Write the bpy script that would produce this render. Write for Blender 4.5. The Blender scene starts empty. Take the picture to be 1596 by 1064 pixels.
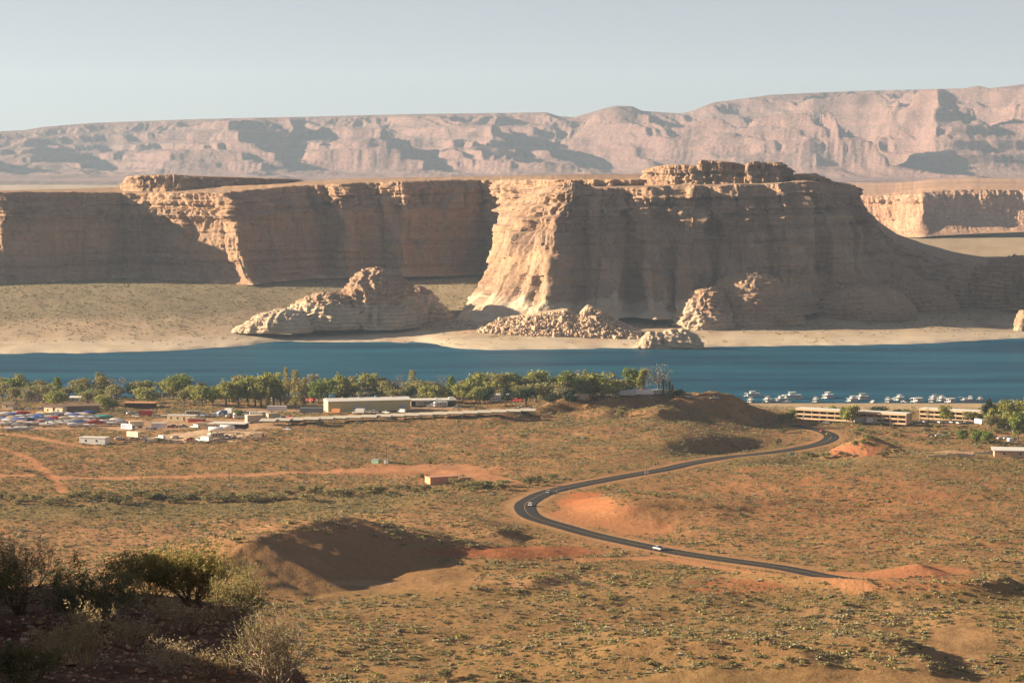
import bpy, math, random
import numpy as np

# ------------------------------------------------------------------ scene, camera, sky, sun, exposure
scene = bpy.context.scene
COL = scene.collection
F = 4105.0; W0 = 1596.0; CX = 798.0; CY = 532.0; HZ = 235.0; CAMZ = 200.0
PITCH = math.atan((CY - HZ) / F)
cam_data = bpy.data.cameras.new("camera")
cam_data.sensor_width = 36.0
cam_data.lens = 36.0 * F / W0
cam_data.clip_start = 0.5
cam_data.clip_end = 200000.0
cam = bpy.data.objects.new("camera", cam_data)
cam.location = (0, 0, CAMZ)
cam.rotation_euler = (math.pi / 2 - PITCH, 0, 0)
COL.objects.link(cam)
scene.camera = cam

SUN_EL = math.radians(17.0)
SUN_AZ = math.radians(6.0)            # degrees beyond straight left, on the far side
TO_SUN = (-math.cos(SUN_AZ) * math.cos(SUN_EL), math.sin(SUN_AZ) * math.cos(SUN_EL), math.sin(SUN_EL))
world = bpy.data.worlds.new("World")
scene.world = world
world.use_nodes = True
wn = world.node_tree.nodes; wl = world.node_tree.links
bg = wn["Background"]
sky = wn.new("ShaderNodeTexSky")
sky.sky_type = 'NISHITA'
sky.sun_disc = False
sky.sun_elevation = SUN_EL
sky.sun_rotation = math.atan2(TO_SUN[0], TO_SUN[1])
sky.altitude = 1200.0
sky.air_density = 0.7
sky.dust_density = 1.0
sky.ozone_density = 2.0
hs = wn.new("ShaderNodeHueSaturation"); hs.inputs["Saturation"].default_value = 0.38; hs.inputs["Hue"].default_value = 0.53
wl.new(sky.outputs[0], hs.inputs["Color"]); wl.new(hs.outputs[0], bg.inputs[0])
bg.inputs[1].default_value = 0.05; hs.inputs["Value"].default_value = 0.68

sun_data = bpy.data.lights.new("sun", 'SUN')
sun_data.energy = 5.0
sun_data.angle = math.radians(0.5)
sun_data.color = (1.0, 0.80, 0.56)
sun = bpy.data.objects.new("sun", sun_data)
from mathutils import Vector, Matrix, Euler
sun.rotation_euler = Vector(TO_SUN).to_track_quat('Z', 'Y').to_euler()
sun.location = (-300, 200, 400)
COL.objects.link(sun)

scene.view_settings.view_transform = 'Standard'
scene.view_settings.look = 'None'
scene.view_settings.gamma = 1.0
scene.view_settings.exposure = 1.68
scene.view_settings.use_curve_mapping = False
scene.cycles.use_denoising = True
scene.cycles.max_bounces = 6
scene.cycles.diffuse_bounces = 1
scene.cycles.volume_bounces = 1
scene.cycles.transparent_max_bounces = 12

# ------------------------------------------------------------------ pixel <-> world helpers (photo pixels)
_c, _s = math.cos(PITCH), math.sin(PITCH)
def ray(px, py):
    a = (np.asarray(px, float) - CX) / F
    b = (np.asarray(py, float) - CY) / F
    return a, _c - b * _s, -_s - b * _c
def at(px, py, Y):
    dx, dy, dz = ray(px, py)
    k = np.asarray(Y, float) / dy
    return dx * k, dy * k, CAMZ + dz * k
def pix(x, y, z):
    dz = z - CAMZ
    d = y * _c - dz * _s
    u = y * _s + dz * _c
    return CX + F * x / d, CY - F * u / d

# ------------------------------------------------------------------ noise
_rs = np.random.RandomState(7)
_P = _rs.permutation(1024); _P = np.concatenate([_P, _P, _P])
_G2 = np.stack([np.cos(np.arange(1024) * 2.39996), np.sin(np.arange(1024) * 2.39996)], 1)
_G3 = _rs.normal(size=(1024, 3)); _G3 /= np.linalg.norm(_G3, axis=1)[:, None]
def fade(t): return t * t * t * (t * (t * 6 - 15) + 10)
def n2(x, y, seed=0):
    x = np.asarray(x, float) + seed * 17.31; y = np.asarray(y, float) + seed * 9.77
    x, y = np.broadcast_arrays(x, y)
    xi = np.floor(x).astype(np.int64); yi = np.floor(y).astype(np.int64)
    xf = x - xi; yf = y - yi; xi &= 1023; yi &= 1023
    u = fade(xf); v = fade(yf)
    def g(ix, iy, fx, fy):
        h = _P[_P[ix & 1023] + (iy & 1023)]
        G = _G2[h]; return G[..., 0] * fx + G[..., 1] * fy
    a = g(xi, yi, xf, yf); b = g(xi + 1, yi, xf - 1, yf)
    c = g(xi, yi + 1, xf, yf - 1); d = g(xi + 1, yi + 1, xf - 1, yf - 1)
    return (a * (1 - u) + b * u) * (1 - v) + (c * (1 - u) + d * u) * v * 1.0
def n3(x, y, z, seed=0):
    x, y, z = np.broadcast_arrays(np.asarray(x, float) + seed * 17.3, np.asarray(y, float) + seed * 9.7, np.asarray(z, float))
    xi = np.floor(x).astype(np.int64); yi = np.floor(y).astype(np.int64); zi = np.floor(z).astype(np.int64)
    xf = x - xi; yf = y - yi; zf = z - zi
    u = fade(xf); v = fade(yf); w = fade(zf)
    def g(a, b, c):
        h = _P[_P[_P[(xi + a) & 1023] + ((yi + b) & 1023)] + ((zi + c) & 1023)]
        G = _G3[h]; return G[..., 0] * (xf - a) + G[..., 1] * (yf - b) + G[..., 2] * (zf - c)
    def l(a, b, t): return a + (b - a) * t
    return l(l(l(g(0,0,0), g(1,0,0), u), l(g(0,1,0), g(1,1,0), u), v), l(l(g(0,0,1), g(1,0,1), u), l(g(0,1,1), g(1,1,1), u), v), w)
def fbm3(x, y, z, o=4, seed=0):
    r = 0; a = 1.0; s = 0
    for i in range(o):
        r = r + a * n3(x * 2 ** i, y * 2 ** i, z * 2 ** i, seed + i * 3); s += a; a *= .5
    return r / s * 1.6
def fbm2(x, y, o=4, seed=0):
    r = 0; a = 1.0; s = 0
    for i in range(o):
        r = r + a * n2(x * 2 ** i, y * 2 ** i, seed + i * 3); s += a; a *= .5
    return r / s * 1.6
def rid2(x, y, o=4, seed=0):
    r = 0; a = 1.0; s = 0
    for i in range(o):
        r = r + a * (1 - np.abs(n2(x * 2 ** i, y * 2 ** i, seed + i * 3)) * 2.2); s += a; a *= .5
    return r / s
def blk(x, y, seed=0):
    """blocky noise: one value per jittered joint block"""
    xi = np.floor(x).astype(np.int64); yo = _P[(xi + seed * 31) & 1023] / 1024.
    yi = np.floor(y + yo).astype(np.int64)
    return _P[_P[(xi + seed * 57) & 1023] + ((yi + seed * 13) & 1023)] / 511.5 - 1.
def sst(a, b, x):
    t = np.clip((np.asarray(x, float) - a) / (b - a), 0, 1); return t * t * (3 - 2 * t)
def ip(x, xs, ys): return np.interp(x, xs, ys)

_tn = "first second third fourth fifth sixth seventh eighth ninth tenth eleventh twelfth thirteenth fourteenth fifteenth sixteenth seventeenth eighteenth nineteenth twentieth".split()
def ordinal(n):
    if n <= 20: return _tn[n - 1]
    t, u = divmod(n, 10)
    return ["twent", "thirt", "fort", "fift", "sixt", "sevent"][t - 2] + ("ieth" if u == 0 else "y-" + _tn[u - 1])
# ------------------------------------------------------------------ mesh helpers
def mesh_from(name, V, Fq, smooth=False):
    """V (n,3) array, Fq (m,3|4) int array"""
    me = bpy.data.meshes.new(name)
    V = np.asarray(V, np.float32); Fq = np.asarray(Fq, np.int32)
    k = Fq.shape[1]
    me.vertices.add(len(V)); me.vertices.foreach_set("co", V.ravel())
    me.loops.add(Fq.size); me.loops.foreach_set("vertex_index", Fq.ravel())
    me.polygons.add(len(Fq)); me.polygons.foreach_set("loop_start", np.arange(0, Fq.size, k, dtype=np.int32))
    if smooth: me.polygons.foreach_set("use_smooth", np.ones(len(Fq), bool))
    me.update(calc_edges=True); me.validate()
    return me
def grid_faces(nr, nc, flip=False):
    i = np.arange(nr * nc).reshape(nr, nc)
    a, b, c, d = i[:-1, :-1].ravel(), i[:-1, 1:].ravel(), i[1:, 1:].ravel(), i[1:, :-1].ravel()
    return np.stack([a, d, c, b] if flip else [a, b, c, d], 1)
def obj(name, me, mat=None, parent=None):
    o = bpy.data.objects.new(name, me); COL.objects.link(o)
    if mat is not None and len(me.materials) == 0: me.materials.append(mat)
    if parent is not None: o.parent = parent
    return o
def tag(o, label=None, cat=None, group=None, kind=None):
    if label: o['label'] = label
    if cat: o['category'] = cat
    if group: o['group'] = group
    if kind: o['kind'] = kind
    return o
def set_col(me, name, C):
    at_ = me.color_attributes.new(name, 'FLOAT_COLOR', 'POINT')
    C = np.asarray(C, np.float32)
    if C.shape[1] == 3: C = np.concatenate([C, np.ones((len(C), 1), np.float32)], 1)
    at_.data.foreach_set("color", C.ravel())

# ------------------------------------------------------------------ materials
class NT:
    def __init__(s, name):
        s.m = bpy.data.materials.new(name); s.m.use_nodes = True
        s.n = s.m.node_tree.nodes; s.l = s.m.node_tree.links; s.b = s.n["Principled BSDF"]
    def new(s, t, **kw):
        n = s.n.new(t)
        for k, v in kw.items(): setattr(n, k, v)
        return n
    def inp(s, sock, v):
        if isinstance(v, (int, float, tuple, list)): sock.default_value = v
        else: s.l.new(v, sock)
    def noise(s, vec, scale, detail=4, rough=.55, lo=None, hi=None):
        n = s.new("ShaderNodeTexNoise"); n.inputs["Scale"].default_value = scale
        n.inputs["Detail"].default_value = detail; n.inputs["Roughness"].default_value = rough
        if vec is not None: s.l.new(vec, n.inputs["Vector"])
        o = n.outputs["Fac"]
        if lo is not None: o = s.mapr(o, lo, hi)
        return o
    def mapr(s, v, a, b, c=0., d=1.):
        n = s.new("ShaderNodeMapRange"); s.inp(n.inputs[0], v)
        for i, q in enumerate((a, b, c, d)): n.inputs[i + 1].default_value = q
        return n.outputs[0]
    def mix(s, f, a, b, mode='MIX'):
        n = s.new("ShaderNodeMix", data_type='RGBA', blend_type=mode)
        s.inp(n.inputs[0], f)
        for k, v in ((6, a), (7, b)):
            if isinstance(v, tuple) and len(v) == 3: v = v + (1.,)
            s.inp(n.inputs[k], v)
        return n.outputs[2]
    def math(s, op, a, b=None):
        n = s.new("ShaderNodeMath", operation=op); s.inp(n.inputs[0], a)
        if b is not None: s.inp(n.inputs[1], b)
        return n.outputs[0]
    def pos(s): return s.new("ShaderNodeNewGeometry").outputs["Position"]
    def objc(s): return s.new("ShaderNodeTexCoord").outputs["Object"]
    def scale(s, vec, v):
        n = s.new("ShaderNodeMapping"); s.l.new(vec, n.inputs[0]); n.inputs["Scale"].default_value = v; return n.outputs[0]
    def bump(s, h, strength, dist):
        n = s.new("ShaderNodeBump"); n.inputs["Strength"].default_value = strength; n.inputs["Distance"].default_value = dist
        s.l.new(h, n.inputs["Height"]); s.l.new(n.outputs[0], s.b.inputs["Normal"])
    def col(s, v): s.inp(s.b.inputs["Base Color"], v + (1.,) if isinstance(v, tuple) and len(v) == 3 else v); return s
    def rough(s, v, spec=.3):
        s.inp(s.b.inputs["Roughness"], v); s.b.inputs["Specular IOR Level"].default_value = spec; return s

def plain(name, c, rough=.6, spec=.3, var=.12, scale=1.5, metal=0.):
    """paint / fabric / wood: base colour with slight procedural weathering"""
    m = NT(name); v = m.noise(m.pos(), scale, 3)
    f = m.mapr(v, .3, .7, 1 - var, 1 + var)
    r = m.new("ShaderNodeCombineColor")
    for i in range(3): m.l.new(m.math('MULTIPLY', f, float(c[i])), r.inputs[i])
    m.col(r.outputs[0]); m.rough(rough, spec); m.b.inputs["Metallic"].default_value = metal
    return m.m

def rock_mat(name, c1, c2, pale=None, ring=None, dark=(.13, .065, .04), bump=1.0, big=1.0):
    m = NT(name); p = m.pos()
    strat = m.noise(m.scale(p, (.004 / big, .004 / big, .16 / big)), 1.0, 5, .65, .38, .62)
    c = m.mix(strat, c1, c2)
    seam = m.noise(m.scale(p, (.002 / big, .002 / big, .07 / big)), 1.0, 6, .7, .55, .66)
    c = m.mix(m.math('MULTIPLY', seam, .75), c, dark)
    blot = m.noise(p, .018 / big, 5, .6, .38, .66)
    c = m.mix(m.math('MULTIPLY', blot, .55), c, dark)
    streak = m.noise(m.scale(p, (.22 / big, .22 / big, .012 / big)), 1.0, 4, .6, .54, .72)
    c = m.mix(m.math('MULTIPLY', streak, .65), c, dark)
    fine = m.noise(m.scale(p, (.5 / big, .5 / big, .9 / big)), 1.0, 4, .7, .3, .7)
    c = m.mix(.35, c, m.mix(fine, (.12, .08, .06), (.75, .66, .55)), 'OVERLAY')
    if pale:
        z = m.new("ShaderNodeSeparateXYZ"); m.l.new(p, z.inputs[0])
        zz = m.math('ADD', z.outputs[2], m.mapr(m.noise(m.scale(p, (.03, .03, .01)), 1.0, 4), .3, .7, -9., 9.))
        zz = m.math('ADD', zz, m.mapr(z.outputs[0], 150., 330., 0., 22.))
        c = m.mix(m.math('MULTIPLY', m.mapr(zz, ring + 2.5, ring - 2.5), m.mapr(blot, 0, 1, .85, .45)), c, m.mix(fine, tuple(.8 * q for q in pale), pale))
    m.col(c); m.rough(.95, .1)
    h = m.noise(m.scale(p, (.25 / big, .25 / big, .7 / big)), 1.0, 6, .65)
    m.bump(h, .7 * bump, 1.6 * big)
    return m.m
# ------------------------------------------------------------------ ground height field
U = (math.cos(SUN_AZ), -math.sin(SUN_AZ))      # the way shadows fall
Vd = (math.sin(SUN_AZ), math.cos(SUN_AZ))      # along crests that stand square to the sun
YL = [0, 8, 20, 40, 70, 150, 300, 500, 700, 800, 900, 1000, 1100, 1200, 1300, 1500, 1600, 1700, 1800, 1900, 1985, 2040, 2085, 2130, 2300]
ZL = [197.6, 196.5, 193, 187, 178, 150, 105, 66, 46, 44, 43, 41, 39, 37, 35, 30, 27, 24, 21, 18, 14, 8, 0, -5, -9]
YR = [1300, 1360, 1420, 1480, 1540, 1600, 1700, 1850, 1950, 2085, 2130, 2300]
ZR = [35, 35.5, 35, 28, 18, 13, 11, 9, 7, 0, -5, -9]
FAR_SHORE = ([-3000, -100, 0, 120, 260, 400, 430, 470, 560, 660, 700, 760, 850, 1000, 1150, 1300, 1450, 1596, 1800, 4000],
             [552, 552, 551, 550, 546, 537, 531, 533, 532, 536, 541, 545, 544, 542, 540, 538, 535, 526, 515, 505])
_fx = np.arange(-400., 2000., 4.); _fy = ip(_fx, *FAR_SHORE); _kk = np.hanning(23); _kk /= _kk.sum()
FAR_SHORE = (_fx[11:-11], np.convolve(_fy, _kk, 'valid'))
_k2 = np.hanning(83); _k2 /= _k2.sum(); FAR_SMOOTH = (_fx[41:-41], np.convolve(_fy, _k2, 'valid'))
def bumpf(x, y, px, Y, A, Lv, wl, ws, p=2.0, ang=0.):
    cx, cy = at(px, 700, Y)[0], Y
    dx, dy = x - cx, y - cy
    ca, sa = math.cos(ang), math.sin(ang)
    ux, uy = U[0] * ca - U[1] * sa, U[0] * sa + U[1] * ca
    u = dx * ux + dy * uy; v = -dx * uy + dy * ux
    wob = (min(1., A / 6.) if A < 12 else .45) * (9 * n2(v / 30., px * .37) + 4 * n2(v / 9., px * .21))
    u = u + wob
    ws = ws * (1 + (.5 if A < 12 else .2) * n2(v / 14., px * .11 + 5))
    a = np.exp(-(u / wl) ** 2)
    t = np.clip(u / ws, 0, 1)
    b = 1 - (t * .82 + .18 * t * t * (3 - 2 * t))
    gul = 1 + (.30 if A < 9 else .07) * (rid2(v / 11. + .3 * n2(u / 8., v / 8.), u / 40., 3, 7) - .62) * np.where(u > 0, 1., .35)
    return A * np.where(u < 0, a, b) * np.exp(-np.abs(v / Lv) ** (2 * p)) * (1 + (.35 if A < 12 else .16) * n2(v / 22., px * .17)) * gul
#          px    Y    A   Lv  wl  ws
HILL = [(470, 992, 16.5, 70, 56, 41, 1.5, -.42), (850, 952, 2.4, 26, 24, 7, 1., -.3)]
BUMPS = [
         (890, 955, 1.8, 18, 50, 6, 1., .5),
         (890, 1795, 6.5, 46, 26, 15, 1.1, -.6), (935, 1815, 7, 40, 18, 15, 1.1, -.6), (985, 1800, 8.5, 50, 22, 17, 1.1, -.6), (1035, 1835, 7.5, 44, 18, 17, 1.1, -.6),
         (1085, 1820, 8.5, 48, 20, 19, 1.1, -.6), (1135, 1840, 8.5, 50, 22, 20, 1.1, -.5), (1185, 1830, 7, 46, 24, 19, 1.1, -.5), (1060, 1900, 2, 60, 120, 24, 1.6, -.2),
         (950, 1745, 4, 30, 30, 11, 1., -.3), (1040, 1750, 5, 36, 30, 13, 1., -.3),
         (745, 1735, 5, 34, 40, 13, 1., -.35), (800, 1725, 5, 36, 24, 14, 1., -.35),
         (575, 1730, 4, 24, 60, 10, 1., -.1), (600, 1718, 3, 20, 20, 8, 1., .2),
         (480, 1690, 3.5, 24, 60, 9, 1., .3),
         (350, 1600, 3, 34, 50, 8, 1., .8),
         (430, 1575, 3.5, 34, 50, 9, 1., .9),
         (560, 1535, 3.5, 34, 60, 9, 1., .7),
         (200, 1570, 1.5, 18, 50, 7, 1., .8),
         (800, 1118, 6, 40, 80, 13, 1.3, -.1),
         (985, 1185, 6, 40, 34, 110, 1.2, .3),
         (795, 1205, 3, 26, 60, 11, 1.5, 0.),
         (1335, 1585, 5, 24, 16, 13, 1., .3), (1362, 1590, 5, 24, 16, 13, 1., .5),
         (1400, 1585, 7, 34, 40, 18, 1., .5),
         (1130, 925, 2.6, 26, 40, 7, 1., .6),
         (1010, 935, 1.8, 24, 40, 6, 1., .7),
         (1450, 975, 4.4, 24, 50, 9, 1., .6),
         (1180, 1085, 1.4, 28, 40, 5, 1., .9),
         (1010, 800, 3.5, 34, 40, 12, 1., .5),
         (1180, 797, 4.5, 40, 40, 14, 1., .4),
         (1400, 795, 6, 46, 60, 16, 1., .25),
         (60, 1330, 2, 26, 40, 7, 1., .4),
         (860, 1050, 2.0, 26, 60, 5.5, 1., .9),
         (690, 1065, 1.8, 30, 50, 5, 1., 1.0),
         (720, 1045, 1.6, 30, 50, 5, 1., 1.0)]
def ground_h(x, y, detail=True):
    x = np.asarray(x, float); y = np.asarray(y, float)
    ys = np.maximum(y, 1e-3)
    px = CX + F * x / np.maximum(ys, 30.)
    zl = ip(y, YL, ZL)
    zr = ip(y, YR, ZR)
    wR = sst(1020, 1250, px + 20 * n2(y / 60., px * 0)) * sst(1380, 1460, y)
    zr2 = ip(y, [1300, 1380, 1460, 1540, 1600, 1700, 1850, 1950, 2085, 2130, 2300], [35, 30, 23, 16.5, 13, 11, 9, 7, 0, -5, -9])
    wc = sst(1270, 1400, px); zr = zr2 * (1 - wc) + zr * wc
    z = zl * (1 - wR) + zr * wR
    # low swell of the big field right of the road
    z = z + 3.0 * np.exp(-((px - 1460) / 190.) ** 2 - ((y - 1300) / 110.) ** 2)
    vis = sst(500, 760, y) * sst(2090, 2000, y)
    z = np.array(z, float); zf_ = z.reshape(-1); xf_ = x.reshape(-1) + 0. * zf_; yf_ = y.reshape(-1); vf_ = vis.reshape(-1)
    for b in BUMPS:
        R_ = b[3] * 2.2 + b[4] * 2 + 30
        cx_ = (b[0] - CX) / F * b[1]
        k_ = np.nonzero((np.abs(yf_ - b[1]) < min(260, R_)) & (np.abs(xf_ - cx_) < R_))[0]
        if len(k_): zf_[k_] += bumpf(xf_[k_], yf_[k_], *b) * vf_[k_]
    k_ = np.nonzero((np.abs(yf_ - 975) < 260) & (np.abs(xf_ + 50) < 260))[0]
    if len(k_): zf_[k_] += np.max([bumpf(xf_[k_], yf_[k_], *b) for b in HILL], axis=0) * vf_[k_]
    z = zf_.reshape(x.shape)
    z = z + vis * (2.4 * fbm2(x / 120., y / 120., 3, 3) + 1.1 * (rid2(x / 70., y / 45., 3, 33) - .6))
    # far bank
    pys = ip(px, *FAR_SHORE)
    ysh = CAMZ * F / (pys - HZ) * 1.0
    d = y - ysh
    d = d - (26 * fbm2(x / 55., y / 80., 3, 77)) * np.exp(-np.abs(d) / 45.)
    ds = y - CAMZ * F / (ip(px, *FAR_SMOOTH) - HZ)
    w_ = sst(0, 110, d)
    d = d * (1 - w_) + np.maximum(ds, 5) * w_
    zf = np.where(d < 0, np.maximum(d * .12, -9), 0) + ip(d, [0, 12, 60, 150, 300, 450, 900, 2000, 4000, 7000, 12000, 40000], [0, 1.6, 5, 12, 26, 40, 44, 26, 26, 40, 80, 80])
    zf = zf + sst(10, 60, d) * 1.4 * fbm2(x / 60., y / 90., 3, 9)
    # inlet behind the sand spit
    zf = zf - 3.2 * np.exp(-((px - 660) / 40.) ** 2) * np.exp(-((d - 24) / 20.) ** 2)
    z = np.where(y > 2350, zf, z)
    if detail:
        z = z + vis * (.9 * fbm2(x / 22., y / 22., 4, 5) + .8 * (rid2(x / 30., y / 24., 3, 55) - .6))
    # outside of the frame the valley just goes on
    return z
def GZf(x, y):
    """final ground height, read off the finished grid"""
    x = np.asarray(x, float); y = np.asarray(y, float)
    px = CX + F * x / y
    j = np.clip(np.searchsorted(cols, px) - 1, 0, nC - 2); i = np.clip(np.searchsorted(rows, y) - 1, 0, nR - 2)
    u = np.clip((px - cols[j]) / (cols[j + 1] - cols[j]), 0, 1); v = np.clip((y - rows[i]) / (rows[i + 1] - rows[i]), 0, 1)
    return (gz[i, j] * (1 - u) + gz[i, j + 1] * u) * (1 - v) + (gz[i + 1, j] * (1 - u) + gz[i + 1, j + 1] * u) * v
def gp(px, py):
    j = int(np.clip(np.searchsorted(cols, px) - 1, 0, nC - 2)); u = (px - cols[j]) / (cols[j + 1] - cols[j])
    i0 = int(np.searchsorted(rows, 770)); i1 = int(np.searchsorted(rows, 2090)); R = rows[i0:i1]
    prof = gz[i0:i1, j] * (1 - u) + gz[i0:i1, j + 1] * u
    los = at(px, py, R)[2]; dlt = los - prof; k = int(np.argmax(dlt <= 0))
    if dlt[k] > 0: k = int(np.argmin(dlt)); Y = float(R[k])
    elif k == 0: Y = float(R[0])
    else: Y = float(R[k - 1] + (R[k] - R[k - 1]) * dlt[k - 1] / (dlt[k - 1] - dlt[k]))
    X = (px - CX) / F * Y
    return X, Y, float(GZf(X, Y))
def path_from_pixels(pts, n=160):
    P = np.array([gp_raw(px, py)[:2] for px, py in pts])
    # centripetal-ish smooth resample
    d = np.r_[0, np.cumsum(np.linalg.norm(np.diff(P, axis=0), axis=1))]
    s = np.linspace(0, d[-1], n)
    Q = np.stack([ip(s, d, P[:, 0]), ip(s, d, P[:, 1])], 1)
    k = max(3, n // 26)
    ker = np.hanning(2 * k + 1); ker /= ker.sum()
    for j in range(2):
        q = np.r_[2 * Q[0, j] - Q[k:0:-1, j], Q[:, j], 2 * Q[-1, j] - Q[-2:-k - 2:-1, j]]
        Q[:, j] = np.convolve(q, ker, 'valid')
    return Q
def gp_raw(px, py):
    Ys = np.linspace(770., 2090., 700)
    x, y, z = at(px, py, Ys); g = ground_h(x, y, False); k = int(np.argmax(g >= z))
    if g[k] < z[k]: k = int(np.argmin(z - g))
    return float(x[k]), float(y[k]), float(g[k])
def seg_dist(x, y, Q):
    """distance to polyline and index along it, evaluated only near its box"""
    D = np.full(x.shape, 1e9); I = np.zeros(x.shape)
    m = (x > Q[:, 0].min() - 60) & (x < Q[:, 0].max() + 60) & (y > Q[:, 1].min() - 60) & (y < Q[:, 1].max() + 60)
    xs, ys = x[m], y[m]; d = np.full(xs.shape, 1e9); ii = np.zeros(xs.shape)
    for k in range(len(Q) - 1):
        a, b = Q[k], Q[k + 1]; e = b - a; L = e @ e + 1e-9
        t = np.clip(((xs - a[0]) * e[0] + (ys - a[1]) * e[1]) / L, 0, 1)
        q = np.hypot(xs - a[0] - t * e[0], ys - a[1] - t * e[1])
        w = q < d; d[w] = q[w]; ii[w] = (k + t)[w]
    D[m] = d; I[m] = ii
    return D, I
ROAD_PX = [(1470, 914), (1400, 909), (1335, 903), (1278, 897), (1240, 890), (1160, 878), (1075, 864), (1030, 856), (960, 845), (905, 832), (860, 815), (828, 801), (814, 789), (822, 778),
           (850, 768), (905, 755), (980, 741), (1040, 731), (1100, 720), (1180, 708), (1240, 700), (1282, 691), (1298, 683), (1292, 675), (1268, 668), (1235, 663)]
ROAD = path_from_pixels(ROAD_PX, 200)
ROADZ = ground_h(ROAD[:, 0], ROAD[:, 1], False)
_k = np.hanning(41); _k /= _k.sum()
ROADZ = np.convolve(np.r_[[ROADZ[0]] * 20, ROADZ, [ROADZ[-1]] * 20], _k, 'valid')
IEND = int(np.argmin(np.hypot(*(ROAD - np.array(gp_raw(1266, 895)[:2])).T)))
TRACKS = [(path_from_pixels([(-60, 743), (100, 744), (250, 743), (400, 739), (540, 734), (660, 730), (730, 738), (790, 752)], 60), 9.0, (.46, .25, .15)),
          (path_from_pixels([(-10, 674), (40, 680), (90, 690), (150, 698)], 24), 3.0, (.47, .27, .16)),
          (path_from_pixels([(-5, 697), (35, 710), (62, 727), (78, 741), (100, 768)], 30), 2.6, (.47, .25, .14)),
          (path_from_pixels([(1275, 893), (1360, 886), (1440, 882), (1480, 890)], 20), 8.0, (.44, .22, .125)),
          (path_from_pixels([(905, 873), (1020, 868), (1120, 884), (1230, 905), (1340, 925)], 40), 4.0, (.45, .25, .14)),
          (path_from_pixels([(330, 634), (420, 633), (480, 633)], 20), 5.0, (.47, .36, .22))]
def clear_mask(x, y):
    """0..1 how clear of scrub a place is (road, tracks, yards)"""
    d, _ = seg_dist(x, y, ROAD); m = sst(14, 9, d)
    for Q, w, c in TRACKS:
        d, _ = seg_dist(x, y, Q); m = np.maximum(m, sst(w + 1, w - 1, d))
    for R in YARDS: m = np.maximum(m, yard(x, y, R))
    return m
def yard(x, y, R):
    cx, cy, rx, ry = R[:4]
    return sst(1.12, .92, ((x - cx) / rx) ** 2 + ((y - cy) / ry) ** 2 + .7 * n2(x / 30., y / 30., 4) + .35 * n2(x / 9., y / 9., 6))
def yd(px, py, wpx, rY, c):
    x, y, z = gp_raw(px, py); return (x, y, wpx * y / F, rY, c)
YARDS = [yd(80, 660, 130, 55, (.40, .27, .18)), yd(300, 664, 130, 62, (.42, .30, .21)), yd(330, 680, 90, 30, (.50, .40, .31)), yd(560, 640, 210, 34, (.36, .26, .19)),
         yd(1440, 658, 150, 18, (.10, .095, .09)), yd(1330, 654, 90, 14, (.3, .22, .15)), yd(1500, 679, 130, 12, (.42, .22, .15)), yd(1510, 706, 60, 20, (.45, .32, .22)),
         yd(690, 730, 60, 16, (.44, .25, .15))]
def GZ(x, y, detail=True):
    """final ground: height field with the road bed graded in"""
    x = np.asarray(x, float); y = np.asarray(y, float)
    z = ground_h(x, y, detail)
    if x.ndim == 0:
        d, i = seg_dist(x.reshape(1), y.reshape(1), ROAD); d = d.reshape(()); i = i.reshape(())
    else: d, i = seg_dist(x, y, ROAD)
    rz = ip(i, np.arange(len(ROAD)), ROADZ)
    w = sst(44, 14, d)
    z = z * (1 - w) + rz * w
    yr_ = ip(i, np.arange(len(ROAD)), ROAD[:, 1])
    return z + 4.2 * np.exp(-((d - 20) / 8.) ** 2) * sst(IEND + 8, IEND - 8, i) * (y < yr_) * sst(45, 30, d)

# grid: fan of columns seen from the camera, rows by depth
cols = np.concatenate([np.linspace(-9000, -1200, 24), np.linspace(-1000, -130, 30), np.arange(-110, 1712, 2.7), np.linspace(1730, 2600, 30), np.linspace(2800, 10600, 24)])
pyr = np.arange(1085, 612, -1.15)
Yr_ = []
for p_ in pyr:
    Ys = np.linspace(700, 2120, 1500); zz = ip(Ys, YL, ZL); k = np.argmax(zz >= CAMZ - (p_ - HZ) / F * Ys); Yr_.append(Ys[k])
rows = np.unique(np.concatenate([[4, 8, 12, 18, 26, 36, 50, 70, 100, 150, 220, 300, 400, 500, 600, 680, 720], Yr_, np.linspace(2000, 2120, 14), np.linspace(2150, 2480, 8),
        CAMZ * F / (np.arange(575, 500, -.8) - HZ), np.linspace(3100, 3700, 26), np.geomspace(3800, 9000, 26), np.geomspace(9500, 60000, 14)]))
rows = rows[np.r_[True, np.diff(rows) > .35]]
gx = (cols[None, :] - CX) / F * rows[:, None]; gy = np.repeat(rows[:, None], len(cols), 1)
gz = GZ(gx, gy)
nR, nC = gx.shape
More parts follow.
